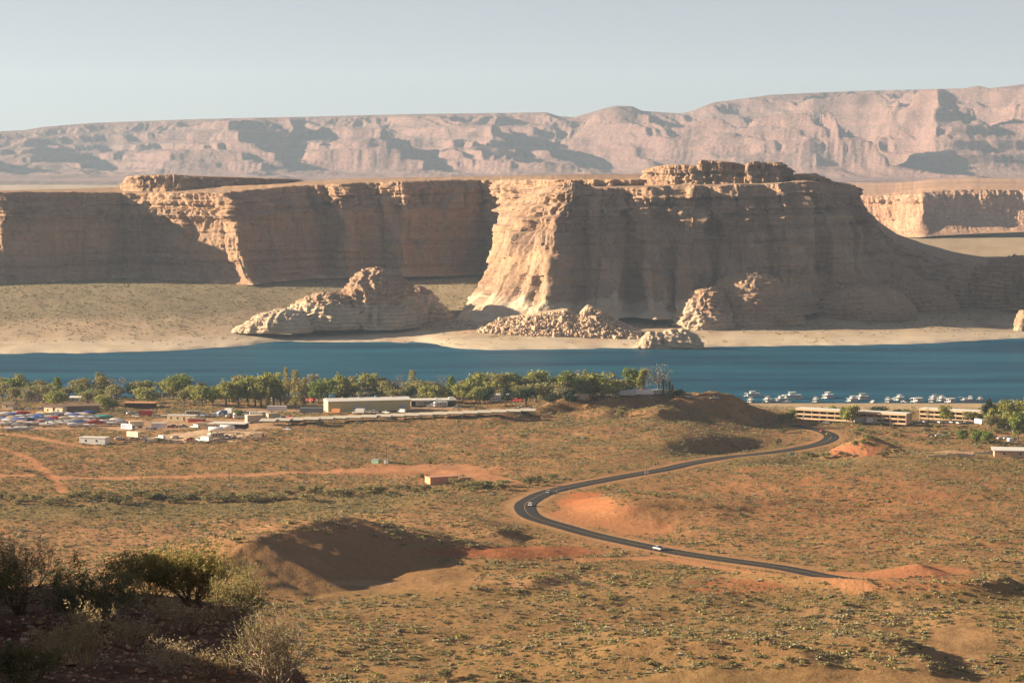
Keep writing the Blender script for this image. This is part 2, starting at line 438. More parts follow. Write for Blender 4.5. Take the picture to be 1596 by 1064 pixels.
def ground_colour(x, y, z):
    px, py = pix(x, y, z)
    C = np.zeros(x.shape + (3,))
    def lay(m, c):
        C[...] = C * (1 - m[..., None]) + np.array(c) * m[..., None]
    one = np.ones(x.shape)
    lay(one, (.31, .195, .105))
    big = fbm2(x / 140., y / 90., 4, 11); mid = fbm2(x / 40., y / 30., 4, 21)
    lay(sst(.05, .5, big) * .8, (.36, .20, .105))
    lay(sst(.0, .45, -big) * .8, (.265, .18, .088))
    lay(sst(.15, .55, mid) * .6, (.42, .27, .155))
    # right field, redder
    lay(np.clip(np.exp(-((px - 1330) / 300.) ** 2 - ((y - 1280) / 170.) ** 2) * 1.3, 0, 1) * (.5 + .5 * sst(-.4, .3, mid)), (.31, .165, .088))
    # pale vegetated band along the left middle
    dband = ip(px, [0, 300, 540, 800], [800, 795, 788, 775])
    lay(np.clip(np.exp(-((py - dband) / 16.) ** 2) * sst(800, 560, px), 0, 1) * .85, (.20, .175, .09))
    lay(np.clip(np.exp(-((py - 722) / 14.) ** 2) * sst(1180, 1320, px), 0, 1) * .6, (.21, .18, .09))
    lay(np.clip(np.exp(-((py - 935 - 12 * mid) / 18.) ** 2) * sst(420, 560, px), 0, 1) * .6, (.22, .18, .09))
    lay(np.exp(-((py - dband - 34) / 18.) ** 2) * sst(870, 640, px) * .75, (.38, .23, .14))
    # near slope
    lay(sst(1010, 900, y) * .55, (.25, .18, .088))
    # red soil
    def blob(bx, by, sx, sy, a, c, nn=.35):
        r = ((px - bx) / sx) ** 2 + ((py - by) / sy) ** 2
        lay(sst(1.25, .55, r + nn * 1.6 * mid) * a, c)
    blob(908, 781, 42, 13, .85, (.50, .20, .095), .9); blob(930, 800, 85, 20, .75, (.46, .23, .125), .9); blob(1000, 822, 55, 14, .75, (.47, .24, .13))
    blob(1180, 635, 1, 1, 0, (.3, .1, .1))
    blob(1340, 702, 60, 9, .8, (.40, .17, .10)); blob(1215, 681, 50, 7, .6, (.40, .19, .11))
    blob(800, 860, 150, 11, .75, (.30, .115, .06)); blob(1150, 915, 90, 12, .7, (.30, .12, .065)); blob(1400, 905, 120, 16, .6, (.38, .19, .105))
    blob(1440, 890, 50, 9, .9, (.26, .09, .05)); blob(1030, 668, 130, 12, .5, (.34, .19, .11))
    blob(670, 733, 150, 13, .6, (.43, .22, .13)); blob(840, 905, 100, 10, .6, (.46, .30, .18)); blob(1400, 960, 150, 22, .55, (.46, .30, .17))
    blob(560, 908, 50, 5, .5, (.40, .33, .25), 1.0); blob(770, 690, 30, 12, .7, (.43, .22, .13)); blob(640, 682, 20, 10, .8, (.45, .25, .14))
    blob(1500, 1000, 70, 30, .3, (.44, .30, .18), 1.3)
    for Q, w, c in TRACKS:
        d, _ = seg_dist(x, y, Q); lay(sst(w + 2., w - 1.5, d + 2.0 * mid) * .9, c)
    for R in YARDS: lay(yard(x, y, R), R[4])
    d, _ = seg_dist(x, y, ROAD); lay(sst(9.5, 6, d + 4 * mid) * .7, (.42, .28, .165))
    # near beach on the right
    lay(sst(1935, 1985, y) * sst(1030, 1100, px), (.42, .35, .25))
    # far bank: pale wet-sand rim, tan flats, then olive-grey scrub flats
    far = y > 2350
    pys = ip(px, *FAR_SHORE); dd = y - CAMZ * F / (pys - HZ)
    Cf = np.zeros_like(C)
    a = sst(20, 130, dd + 60 * mid)[..., None]; b = sst(150, 290, dd + 60 * big + 25 * mid)[..., None]
    pale = np.array((.64, .54, .42)); tan = np.array((.50, .38, .265)); scr = np.array((.31, .25, .165))
    Cf = pale * (1 - a) + tan * a
    red = (sst(.1, .45, fbm2(x / 90., y / 160., 4, 31)) * .5)[..., None]
    Cf = Cf * (1 - red) + np.array((.47, .30, .21)) * red
    grn = (sst(.1, .45, fbm2(x / 60., y / 110., 4, 41)) * .55)[..., None] * a
    Cf = Cf * (1 - grn) + np.array((.30, .25, .15)) * grn
    Cf = Cf * (1 - b) + scr * b
    q_ = sst(500, 900, dd)[..., None]; Cf = Cf * (1 - q_) + (np.array((.40, .31, .21)) * (1 + .35 * fbm2(x / 120., y / 260., 4, 99)[..., None])) * q_
    C[far] = Cf[far]
    C *= np.where(far[..., None], 1.0, np.array((1.10, .985, .87)))
    return C
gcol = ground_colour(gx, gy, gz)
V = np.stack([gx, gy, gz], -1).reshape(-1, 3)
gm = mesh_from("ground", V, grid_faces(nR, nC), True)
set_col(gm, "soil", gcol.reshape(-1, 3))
m = NT("desert_soil"); p = m.pos()
ca = m.new("ShaderNodeVertexColor", layer_name="soil").outputs[0]
v1 = m.noise(p, .35, 5, .65, .28, .72); v2 = m.noise(m.scale(p, (.03, .05, .03)), 1., 5, .6, .3, .7); v3 = m.noise(p, 1.3, 4, .7, .35, .65)
c = m.mix(m.mapr(v1, 0, 1, .0, .5), ca, m.mix(1., ca, (.62, .58, .52), 'MULTIPLY'))
c = m.mix(m.mapr(v2, 0, 1, 0., .35), c, m.mix(1., c, (1.22, 1.12, 1.02), 'MULTIPLY'))
c = m.mix(m.mapr(v3, 0, 1, 0., .55), c, m.mix(1., c, (.52, .54, .50), 'MULTIPLY'))
m.col(c); m.rough(.97, .05)
m.bump(m.noise(p, .5, 6, .7), .8, .8)
ground = obj("ground", gm, m.m)
tag(ground, "reddish desert ground with sparse scrub from the overlook to both lake shores", "ground", kind="structure")

# lake
m = NT("lake_water"); p = m.pos()
wv = m.noise(m.scale(p, (.10, .35, .1)), 1., 4, .6)
wb = m.noise(m.scale(p, (.003, .016, .01)), 1., 5, .6, .36, .64)
m.col(m.mix(wb, (.002, .040, .084), (.014, .100, .160))); m.rough(.42, .05)
m.b.inputs["IOR"].default_value = 1.33
m.bump(wv, 1., 1.1)
lx = np.array([-9000, 9000.]); 
Vw = np.array([[-9000, 1900, 0], [9000, 1900, 0], [9000, 5200, 0], [-9000, 5200, 0]], float)
xs_ = np.linspace(-2500, 2500, 60); ys_ = np.linspace(1960, 3300, 40)
Xw, Yw = np.meshgrid(xs_, ys_)
lake = obj("lake", mesh_from("lake", np.stack([Xw, Yw, 0 * Xw], -1).reshape(-1, 3), grid_faces(40, 60), True), m.m)
tag(lake, "deep blue lake water lying between the town and the mesa", "lake", kind="structure")

# road ribbon, shoulder to shoulder, with worn centre line
def ribbon(name, Q, Z, offs, mat, lift, parent=None):
    t = np.gradient(Q, axis=0); t /= np.linalg.norm(t, axis=1)[:, None]
    nrm = np.stack([-t[:, 1], t[:, 0]], 1)
    V = [np.c_[Q + nrm * o, Z + lift - abs(o) * .01] for o in offs]
    V = np.stack(V, 1).reshape(-1, 3)
    return obj(name, mesh_from(name, V, grid_faces(len(Q), len(offs), True), True), mat, parent)
m = NT("asphalt"); p = m.pos()
m.col(m.mix(m.noise(p, .25, 4, .6, .3, .7), (.018, .018, .019), (.032, .030, .029))); m.rough(.85, .2)
road = ribbon("road", ROAD, ROADZ, [-4.8, -2.4, 0, 2.4, 4.8], m.m, .22)
tag(road, "black asphalt road winding in an S across the desert", "road", kind="structure")
yl = plain("yellow_road_paint", (.42, .26, .03), .7)
ribbon("center_line", ROAD, ROADZ, [-.10, .10], yl, .232, road)
# ------------------------------------------------------------------ mesas and mountains
ROCK = rock_mat("mesa_sandstone", (.44, .292, .185), (.335, .25, .19), pale=(.62, .50, .36), ring=39., dark=(.22, .135, .095))
ROCK_LOW = rock_mat("foothill_sandstone", (.42, .29, .19), (.34, .255, .185), pale=(.50, .39, .28), ring=29., dark=(.22, .135, .095))
ROCK_FAR = rock_mat("far_sandstone", (.50, .33, .23), (.40, .27, .19), dark=(.28, .16, .11), big=4.)
def smooth1(a, k):
    ker = np.hanning(2 * k + 1); ker /= ker.sum()
    return np.convolve(np.r_[[a[0]] * k, a, [a[-1]] * k], ker, 'valid')
def cliff(name, ctrl, nS, nT, mat, prof=None, back=None, amp=1.0, seed=0, ledge=1.0, sm=6, top_noise=1.0, cap=.16, fine=1.0, butt=60.):
    """ctrl rows: px_rim, Y_rim, py_rim, px_base, Y_base, py_base ; a wall swept along that outline, with a plateau behind the rim"""
    c = np.array(ctrl, float)
    R = np.stack(at(c[:, 0], c[:, 2], c[:, 1]), 1); B = np.stack(at(c[:, 3], c[:, 5], c[:, 4]), 1)
    M = (R + B) / 2
    d = np.r_[0, np.cumsum(np.linalg.norm(np.diff(M[:, :2], axis=0), axis=1) + 1e-3)]
    s = np.linspace(0, d[-1], nS)
    Rs = np.stack([smooth1(ip(s, d, R[:, j]), sm) for j in range(3)], 1)
    Bs = np.stack([smooth1(ip(s, d, B[:, j]), sm) for j in range(3)], 1)
    Ms = (Rs + Bs) / 2
    t = np.gradient(np.stack([smooth1(Ms[:, 0], 3 * sm), smooth1(Ms[:, 1], 3 * sm)], 1), axis=0); t /= np.linalg.norm(t, axis=1)[:, None] + 1e-9
    N = np.stack([t[:, 1], -t[:, 0]], 1)
    T = np.linspace(0, 1, nT)
    prof = prof or ([0, .07, .2, .42, .6, .76, .775, .85, .865, .92, .935, 1], [0, .24, .42, .52, .58, .62, .70, .73, .82, .85, .95, 1])
    sg = s[None, :] + 0 * T[:, None]; Tg = T[:, None] + 0 * sg
    tw = np.clip(Tg + .035 * fbm2(sg / 70., Tg * 3, 3, seed + 50) * np.sin(np.pi * Tg), 0, 1)
    G = ip(tw, prof[0], prof[1])
    P = Bs[None] + (Rs - Bs)[None] * np.stack([G, G, Tg], -1)
    Z = P[..., 2]
    env = sst(0, .10, Tg) * (.45 + .55 * sst(1.0, .85, Tg))
    a = amp
    capm = sst(1 - cap - .10, 1 - cap, Tg)
    sw = sg + 5 * n2(sg / 33., Z / 30., seed + 2) + 2 * n2(sg / 9., Z / 12., seed + 3)
    zw = Z + 6 * n2(sg / 60., Z / 50., seed + 4) + 1.5 * n2(sg / 11., Z / 20., seed + 6)
    disp = 14 * a * (rid2(sg / butt, Z / 300., 2, seed) - .55) * env
    disp = disp - 9 * a * sst(.12, .42, n2(sg / 55., Z / 62., seed + 8)) * env * sst(.95, .75, Tg)          # alcoves
    disp = disp + 4.2 * a * blk(sw / 34., zw / 75., seed + 1) * env
    disp = disp + 2.3 * a * blk(sw / 13., zw / 30., seed + 2) * env * (1 + 2.0 * capm)
    disp = disp + fine * 1.1 * blk(sw / 5.2, zw / 9., seed + 3) * env * (1 + 2.2 * capm)
    disp = disp + fine * .5 * blk(sw / 2.4, zw / 3.2, seed + 4) * env * (1 + capm)
    disp = disp + 3.0 * a * (rid2(sg / 24. + .5 * n2(sg / 60., Z / 40., seed), Z / 75., 3, seed + 5) - .6) * env
    disp = disp + fine * .9 * fbm2(sg / 7., Z / 9., 4, seed + 9) * env
    disp = disp + 8 * a * capm * n2(sg / 24., Z / 60., seed + 44) + 4 * a * capm * n2(sg / 9., Z / 14., seed + 45)
    crack = (np.abs((sw / 13.) % 1 - .5) > .465) * sst(-.1, .4, n2(sg / 40., Z / 50., seed + 14))
    disp = disp - 2.2 * a * crack * env
    # beds: alternating hard ledges and recessed soft layers running right along the wall
    bed = blk(0 * sg + .5, zw / 4.6, seed + 19) * (.25 + 1.3 * capm) + blk(0 * sg + 3.5, zw / 11., seed + 21) * (.5 + .9 * capm)
    disp = disp + ledge * 1.5 * bed * sst(0, .1, Tg)
    seam = np.exp(-((Tg - .56 - .02 * n2(sg / 120., 1.)) / .008) ** 2) + .7 * np.exp(-((Tg - .36) / .006) ** 2)
    disp = disp - 2.2 * a * seam * sst(-.3, .3, n2(sg / 60., 4.4, seed))
    P[..., 0] += N[None, :, 0] * disp; P[..., 1] += N[None, :, 1] * disp
    P[..., 2] += top_noise * 2.2 * sst(.9, 1., Tg) * fbm2(sg / 14., Tg * 0 + seed, 3, seed + 31)
    rowsP = [P]
    if back is not None:
        for off, dz in back:
            q = Rs.copy(); kq = (q[:, 1] + off + 3) / q[:, 1]
            q[:, 0] *= kq; q[:, 1] *= kq
            if callable(dz):
                pxq, _ = pix(q[:, 0], q[:, 1], q[:, 2]); q[:, 2] = at(pxq, dz(pxq), q[:, 1])[2]
            else: q[:, 2] = Rs[:, 2] + dz
            q[:, 2] += top_noise * .8 * fbm2(s / 20., off * .01 + s * 0, 3, seed + 37)
            rowsP.append(q[None])
    A = np.concatenate(rowsP, 0)
    o = obj(name, mesh_from(name, A.reshape(-1, 3), grid_faces(A.shape[0], A.shape[1]), False), mat)
    return o
# the long left wall with its lit buttress
sky_left = lambda q: ip(q, [-300, 0, 190, 450, 560, 900, 1010], [295, 297, 292, 283, 278, 272, 272])
left_wall = [(-420, 3150, 306, -420, 3080, 468), (-160, 3250, 302, -150, 3180, 462), (-60, 3320, 300, -50, 3250, 456), (0, 3215, 300, 10, 3140, 456), (60, 3235, 300, 66, 3170, 452), (190, 3345, 301, 190, 3275, 442),
             (235, 3330, 302, 240, 3260, 441), (300, 3275, 302, 318, 3205, 443), (352, 3225, 301, 396, 3140, 444), (380, 3250, 297, 420, 3190, 440), (440, 3300, 292, 470, 3240, 436), (500, 3322, 288, 520, 3262, 433), (530, 3300, 287, 548, 3240, 433),
             (590, 3325, 285, 600, 3265, 432), (622, 3300, 284, 630, 3240, 431), (700, 3350, 282, 705, 3285, 430), (748, 3390, 281, 752, 3330, 428), (772, 3370, 281, 770, 3310, 428),
             (815, 3250, 281, 800, 3180, 432), (870, 3180, 280, 830, 3100, 440), (930, 3150, 280, 900, 3060, 450), (1010, 3150, 280, 1000, 3060, 450)]
o = cliff("mesa", left_wall, 1250, 170, ROCK, back=[(4, .3), (14, .8), (40, 1.5), (110, 1.0), (260, sky_left), (560, sky_left), (800, lambda q: sky_left(q) + 3)], seed=1, amp=1.0, butt=85., sm=5, cap=.24)
tag(o, "long sandstone mesa wall in shade, one lit buttress, left of the prow", "mesa", kind="structure")
# small butte on the left mesa
o = cliff("caprock_butte", [(188, 3520, 292, 186, 3500, 300), (196, 3470, 277, 196, 3450, 302), (215, 3440, 274, 215, 3425, 304), (270, 3425, 273, 270, 3410, 304), (300, 3440, 275, 300, 3425, 303), (370, 3460, 277, 370, 3445, 301), (430, 3490, 279, 430, 3470, 298), (470, 3560, 281, 474, 3520, 292)],
          420, 46, ROCK, prof=([0, .3, .45, 1], [0, .4, .55, 1]), back=[(3, .3), (12, .5), (60, .5), (140, -1.)], seed=4, amp=.35, cap=.6, butt=30.)
tag(o, "low ledgy caprock butte on the flat top of the long mesa", "butte", kind="structure")
# the prow and the big right-hand mesa
prow = [(790, 3460, 308, 762, 3330, 430), (800, 3390, 304, 756, 3240, 433), (814, 3300, 301, 752, 3140, 439), (834, 3200, 298, 741, 3035, 451), (856, 3100, 293, 726, 2940, 474), (875, 3010, 287, 708, 2848, 503), (884, 2972, 285, 768, 2797, 509),
        (890, 2955, 283, 830, 2775, 509), (897, 2958, 288, 872, 2783, 506), (912, 2975, 294, 905, 2812, 498), (945, 2972, 294, 940, 2800, 498), (975, 2996, 293, 985, 2850, 494), (1010, 2980, 292, 1022, 2812, 498), (1045, 3000, 290, 1060, 2836, 498),
        (1082, 2985, 290, 1078, 2806, 503), (1100, 3016, 290, 1120, 2862, 498), (1150, 3008, 288, 1165, 2838, 500), (1185, 3034, 288, 1215, 2880, 494), (1215, 3026, 287, 1245, 2868, 492), (1255, 3052, 282, 1290, 2922, 485), (1290, 3068, 288, 1322, 2915, 484),
        (1318, 3100, 296, 1350, 2955, 481), (1338, 3130, 306, 1385, 2980, 480), (1350, 3160, 336, 1420, 3005, 478), (1372, 3190, 360, 1445, 3035, 476), (1398, 3220, 379, 1470, 3065, 474), (1440, 3260, 396, 1500, 3095, 472), (1490, 3310, 411, 1540, 3135, 470),
        (1560, 3350, 424, 1590, 3175, 468), (1680, 3400, 430, 1680, 3220, 466)]
prof_p = ([0, .05, .16, .3, .5, .64, .655, .74, .76, .84, .855, .92, .94, 1], [0, .14, .26, .38, .48, .54, .60, .64, .72, .75, .83, .86, .95, 1])
o = cliff("mesa", prow, 1350, 210, ROCK, prof=prof_p, back=[(4, .3), (14, .6), (40, 1.0), (90, .5), (200, 0.), (420, -2.), (900, -40)], seed=2, amp=1.25, butt=64., sm=4, cap=.20)
tag(o, "tall sandstone mesa with sunlit prow and shaded front, right of centre", "mesa", kind="structure")
for nm, ct, sd, lab in (("caprock_butte", [(1002, 3200, 278, 1000, 3170, 290), (1009, 3150, 262, 1006, 3120, 294), (1040, 3120, 258, 1040, 3090, 296), (1088, 3105, 258, 1088, 3075, 296), (1094, 3100, 250, 1096, 3070, 297), (1130, 3098, 252, 1130, 3068, 297), (1160, 3105, 257, 1160, 3070, 297), (1176, 3095, 253, 1178, 3065, 297), (1215, 3100, 253, 1218, 3068, 295), (1224, 3130, 258, 1228, 3100, 292), (1236, 3170, 275, 1240, 3140, 288)], 6,
                          "crenellated caprock crown on the tall mesa, highest point of the skyline there"),
                         ("caprock_butte", [(1228, 3150, 277, 1228, 3120, 292), (1240, 3110, 272, 1240, 3080, 294), (1272, 3105, 271, 1274, 3075, 296), (1282, 3130, 277, 1286, 3100, 298), (1300, 3160, 284, 1302, 3130, 302), (1325, 3175, 287, 1326, 3145, 304), (1338, 3215, 298, 1340, 3190, 312)], 8,
                          "low stepped caprock on the sloping shoulder of the tall mesa")):
    o = cliff(nm, ct, 420, 52, ROCK, prof=([0, .15, .4, .6, 1], [0, .25, .5, .75, 1]), back=[(3, .2), (12, .4), (50, .2), (110, -6.)], seed=sd, amp=.5, cap=.7, ledge=1.2, butt=24.)
    tag(o, lab, "butte", kind="structure")
# distant mesa at the right edge
def skyr(q): return ip(q, [1300, 1420, 1500, 1596, 1750], [297, 297, 294, 295, 292])
o = cliff("mesa", [(1290, 5700, 306, 1285, 5560, 352), (1345, 5620, 305, 1340, 5450, 366), (1390, 5560, 305, 1396, 5380, 369), (1426, 5430, 303, 1432, 5230, 370), (1436, 5410, 301, 1442, 5215, 369), (1460, 5440, 298, 1468, 5260, 367), (1520, 5440, 296, 1530, 5290, 364), (1600, 5440, 297, 1610, 5300, 361), (1750, 5450, 296, 1760, 5300, 360)],
          560, 90, ROCK_FAR, prof=([0, .12, .3, .4, .9, 1], [0, .4, .66, .72, .86, 1]), back=[(10, .5), (60, 1.), (300, 2.), (900, 4.), (1800, 6.)], seed=12, amp=1.1, butt=110.)
tag(o, "distant flat mesa with one sunlit and one shaded wall, far right", "mesa", kind="structure")

# rounded sandstone domes: bodies of revolution pulled out of round
def dome(name, px, Y, py_base, py_top, wpx, depth, seed, label, mat=ROCK, lean=0., p=2.4, nu=230, nv=100, rough=1.0, squash=None):
    cx, cy, zb = at(px, py_base, Y); zt = at(px, py_top, Y)[2]; rx = wpx * Y / F / 2
    zb = zb - 7
    a = np.linspace(0, 2 * np.pi, nu, endpoint=False); t = np.linspace(0, 1, nv)
    Ag, Tg = np.meshgrid(a, t)
    rad = (1 - Tg ** p) ** .5
    hgt = zt - zb; sc = (rx + depth + hgt) / 3.
    x = cx + rx * rad * np.cos(Ag) + lean * rx * Tg; y = cy + depth * rad * np.sin(Ag); z = zb + hgt * Tg
    nx, ny, nz = np.cos(Ag) * rad, np.sin(Ag) * rad, Tg * 1.0
    dsp = .34 * rough * fbm3(x / sc / 1.1, y / sc / 1.1, z / sc / .9, 4, seed) + (.13 * rough * (1 - 2.6 * np.abs(n3(x / 11., y / 11., z / 26., seed + 5))) + .05 * rough * (1 - 3 * np.abs(n3(x / 4., y / 4., z / 7., seed + 8))))
    zz = z / 4.2 + .8 * n3(x / 20., y / 20., z / 20., seed); dsp = dsp - .07 * rough * ((zz % 1) ** 2 - .4)
    dsp = dsp * sc * sst(-.05, .25, Tg + .1)
    x = x + nx * dsp; y = y + ny * dsp; z = z + nz * dsp * .55
    Vv = np.stack([x, y, z], -1)
    Fq = []
    i = np.arange(nu * nv).reshape(nv, nu); j = np.roll(i, -1, 1)
    Fq = np.stack([i[:-1].ravel(), j[:-1].ravel(), j[1:].ravel(), i[1:].ravel()], 1)
    o = obj(name, mesh_from(name, Vv.reshape(-1, 3), Fq, False), mat)
    tag(o, label, "rock dome", kind="structure")
    return o
dome("sandstone_dome", 588, 2850, 500, 421, 118, 42, 3, "rounded sandstone dome with sunlit left face, left of the prow", lean=-.08, p=2.0)
dome("sandstone_dome", 650, 2915, 494, 452, 100, 40, 5, "reddish shaded dome joined to the right of the rounded dome", lean=-.25, p=2.2)
dome("sandstone_dome", 495, 2820, 502, 456, 130, 26, 6, "low whaleback rock left of the rounded dome", lean=.25, p=1.8)
dome("sandstone_dome", 424, 2790, 508, 484, 120, 16, 8, "pale low rock tongue at the left end of the whaleback", lean=.3, p=1.6)
dome("sandstone_dome", 1170, 2885, 499, 428, 170, 60, 11, "big rounded buttress bulging from the front of the tall mesa", lean=-.05, p=1.7, rough=.55, mat=ROCK_LOW)
dome("sandstone_dome", 1092, 2848, 503, 450, 96, 44, 13, "sunlit pale nose of rock at the foot of the big buttress", lean=.25, p=1.25, rough=.8)
dome("sandstone_dome", 1350, 2925, 487, 446, 150, 40, 15, "smooth shaded dome at the right foot of the tall mesa", p=2.0, rough=.6, mat=ROCK_LOW)
dome("sandstone_dome", 1420, 3010, 480, 436, 130, 50, 16, "shaded ledgy foothill below the tall mesa's right slope", p=1.8, rough=.9, mat=ROCK_LOW)
dome("sandstone_dome", 1575, 3060, 470, 406, 150, 60, 19, "shaded hummocky foothill at the right edge of the far bank", p=1.7, rough=1.2, mat=ROCK_LOW)
dome("sandstone_dome", 1500, 3070, 472, 420, 120, 50, 23, "shaded foothill between the mesa slope and the far right hummock", p=1.8, rough=1.2, mat=ROCK_LOW)
dome("sandstone_dome", 1598, 2745, 505, 484, 34, 9, 21, "small sunlit white rock on the far shore at the right edge", p=2.4, nu=60, nv=24)
dome("sandstone_dome", 1055, 2668, 533, 513, 80, 12, 25, "small pale rock outcrop on the far shore below the tall mesa", p=1.5, rough=1.6, nu=110, nv=40)
dome("sandstone_dome", 1022, 2664, 533, 519, 56, 10, 27, "pale broken ledge left of the small shore outcrop", p=1.4, rough=1.8, nu=110, nv=40)

# far plateau: spurs and strata, facing the camera
mx = np.linspace(-420, 2020, 1180)
sky_px = ([-700, 0, 40, 70, 140, 300, 480, 640, 800, 850, 870, 895, 925, 945, 960, 985, 1000, 1060, 1075, 1110, 1200, 1330, 1420, 1500, 1522, 1540, 1596, 2100],
          [214, 205, 203, 198, 192, 186, 182, 178, 176, 175, 181, 183, 174, 168, 165, 166, 173, 177, 174, 160, 148, 142, 140, 138, 134, 138, 131, 128])
dd = np.concatenate([np.linspace(-1.15, -.7, 30), np.linspace(-.69, .06, 190), np.linspace(.07, .25, 10)])
Mx, Dg = np.meshgrid(mx, dd)
Ymean = 14500.
Ym = Ymean + Dg * 2900
Xm = (Mx - CX) / F * Ym
wx = Xm + 340 * fbm2(Xm / 800., Ym / 900., 3, 61) + .35 * (Ym - Ymean)
spur = rid2(wx / 1250., Ym / 5200., 1, 63) - .5
spur2 = rid2(wx / 480. + 3, Ym / 1700., 2, 67) - .5
spur3 = rid2(wx / 165. + .3 * n2(Xm / 200., Ym / 200., 3), Ym / 520., 3, 71) - .5
spur4 = rid2(wx / 52., Ym / 170., 2, 73) - .5
low = sst(0., -.5, Dg)
e = Dg + .75 * spur * (.16 + .84 * low) + .34 * spur2 * (.22 + .78 * low) + .075 * spur3 * (.35 + .65 * low) + .012 * spur4
f = ip(e, [-1.2, -.85, -.6, -.44, -.425, -.33, -.315, -.22, -.205, -.12, -.10, -.045, -.01, .03, .3], [0, .02, .08, .17, .25, .31, .41, .48, .57, .64, .76, .82, .95, 1, 1.0])
ztop = at(Mx, ip(Mx, *sky_px), Ym)[2]
zb = 70.
Zm = zb + (ztop - zb) * f
Zm = Zm + (9 * (rid2(Xm / 120., Ym / 260., 4, 75) - .6) + 3 * blk(Xm / 45., Zm / 30., 3)) * sst(0, .15, f) * sst(1.01, .93, f)
Zm = np.where(Dg < -1.1, 30., Zm)
far_m = rock_mat("plateau_rock", (.27, .17, .155), (.20, .14, .13), dark=(.15, .09, .085), big=9., bump=1.6)
o = obj("mountains", mesh_from("mountains", np.stack([Xm, Ym, Zm], -1).reshape(-1, 3), grid_faces(*Xm.shape), False), far_m)
tag(o, "hazy pink and blue plateau wall with spurs along the horizon", "mountains", kind="structure")

# rockfall at the foot of the prow, and scattered blocks
def rock_mesh(name, seed, sub=2, flat=.7):
    import bmesh
    bm = bmesh.new(); rr = random.Random(seed)
    if sub == 0:
        bmesh.ops.create_cube(bm, size=1.5)
        for v in bm.verts: v.co += Vector((rr.uniform(-.3, .3), rr.uniform(-.3, .3), rr.uniform(-.3, .3)))
        bmesh.ops.bevel(bm, geom=bm.edges[:], offset=.12, segments=1, affect='EDGES')
        bmesh.ops.triangulate(bm, faces=bm.faces[:])
        for v in bm.verts: v.co.z *= flat
        me = bpy.data.meshes.new(name); bm.to_mesh(me); bm.free(); return me
    bmesh.ops.create_icosphere(bm, subdivisions=sub, radius=1.0)
    planes = [(Vector((rr.gauss(0, 1), rr.gauss(0, 1), rr.gauss(0, 1))).normalized(), rr.uniform(.5, .85)) for _ in range(9)]
    for v in bm.verts:
        for n_, d_ in planes:
            k = v.co.dot(n_) - d_
            if k > 0: v.co -= n_ * k
        v.co.z *= flat
    me = bpy.data.meshes.new(name); bm.to_mesh(me); bm.free(); return me
PALE_ROCK = rock_mat("fallen_sandstone", (.58, .46, .33), (.50, .38, .27), dark=(.38, .26, .18), big=.25)
rmesh = [rock_mesh("boulder", i, 0, .75) for i in range(5)]
for q in rmesh: q.materials.append(PALE_ROCK)
rr = random.Random(5)
BV = [np.array([v.co[:] for v in q.vertices]) for q in rmesh]; BF = [np.array([p_.vertices[:] for p_ in q.polygons]) for q in rmesh]
def heap_h(px):   # height of the rubble heap in photo pixels above its foot
    return float(ip(px, [745, 800, 850, 885, 900, 915, 935, 960, 985, 1000], [4, 18, 26, 31, 22, 36, 32, 18, 8, 2]))
Vs, Fs, n0 = [], [], 0
big_rocks = []
def heap_pt(px, u, lift=0.):
    Yb = float(ip(px, [700, 716, 768, 830, 872, 905, 1000], [2850, 2848, 2797, 2775, 2772, 2768, 2762]))
    Y = Yb - 34 + 44 * u; x = (px - CX) / F * Y
    return x, Y, float(ground_h(x, Y)) + heap_h(px) * .7 * u + lift
for i in range(2800):
    px = rr.uniform(745, 1000) if rr.random() < .85 else rr.uniform(695, 1030)
    u = rr.random() ** .8 - .12 * (rr.random() < .2)
    x, y, z = heap_pt(px, u)
    sc = rr.choice([.4, .5, .7, .9, 1.2, 1.6, 2.2]) * rr.uniform(.7, 1.3)
    if i < 46: big_rocks.append((x, y, z + .3, rr.uniform(2.4, 5.0))); continue
    k = rr.randrange(5); e_ = Euler((rr.uniform(0, 6), rr.uniform(0, 6), rr.uniform(0, 6))).to_matrix()
    Vs.append((BV[k] * sc * np.array([1, 1, .8])) @ np.array(e_).T + np.array([x, y, z])); Fs.append(BF[k] + n0); n0 += len(BV[k])
# fines between the blocks
hx = np.linspace(700, 1030, 110); hu = np.linspace(-.25, 1.15, 16)
HX, HU = np.meshgrid(hx, hu)
core = np.array([heap_pt(px_, max(u_, 0), -1.0 + .9 * float(n2(px_ / 5., u_ * 5)) - 3 * max(0, -u_)) if u_ >= 0 else heap_pt(px_, u_, -1.2) for u_ in hu for px_ in hx]); cf = grid_faces(16, 110)
Vs.append(core); tri = np.concatenate([cf[:, [0, 1, 2]], cf[:, [0, 2, 3]]]); Fs.append(tri + n0)
o = obj("rubble", mesh_from("rubble", np.concatenate(Vs), np.concatenate(Fs)), PALE_ROCK)
tag(o, "pale rockfall rubble heaped at the foot of the sunlit prow", "rubble", kind="stuff")
for bi_, (x, y, z, sc) in enumerate(sorted(big_rocks)):
    o = obj("boulder", rmesh[rr.randrange(5)]); o.location = (x, y, z); o.scale = (sc, sc, sc * .85); o.rotation_euler = (0, 0, rr.uniform(0, 6))
    tag(o, "pale angular boulder in the rockfall below the prow, %s from the left" % ordinal(bi_ + 1), "boulder", "boulders of the rockfall below the prow")

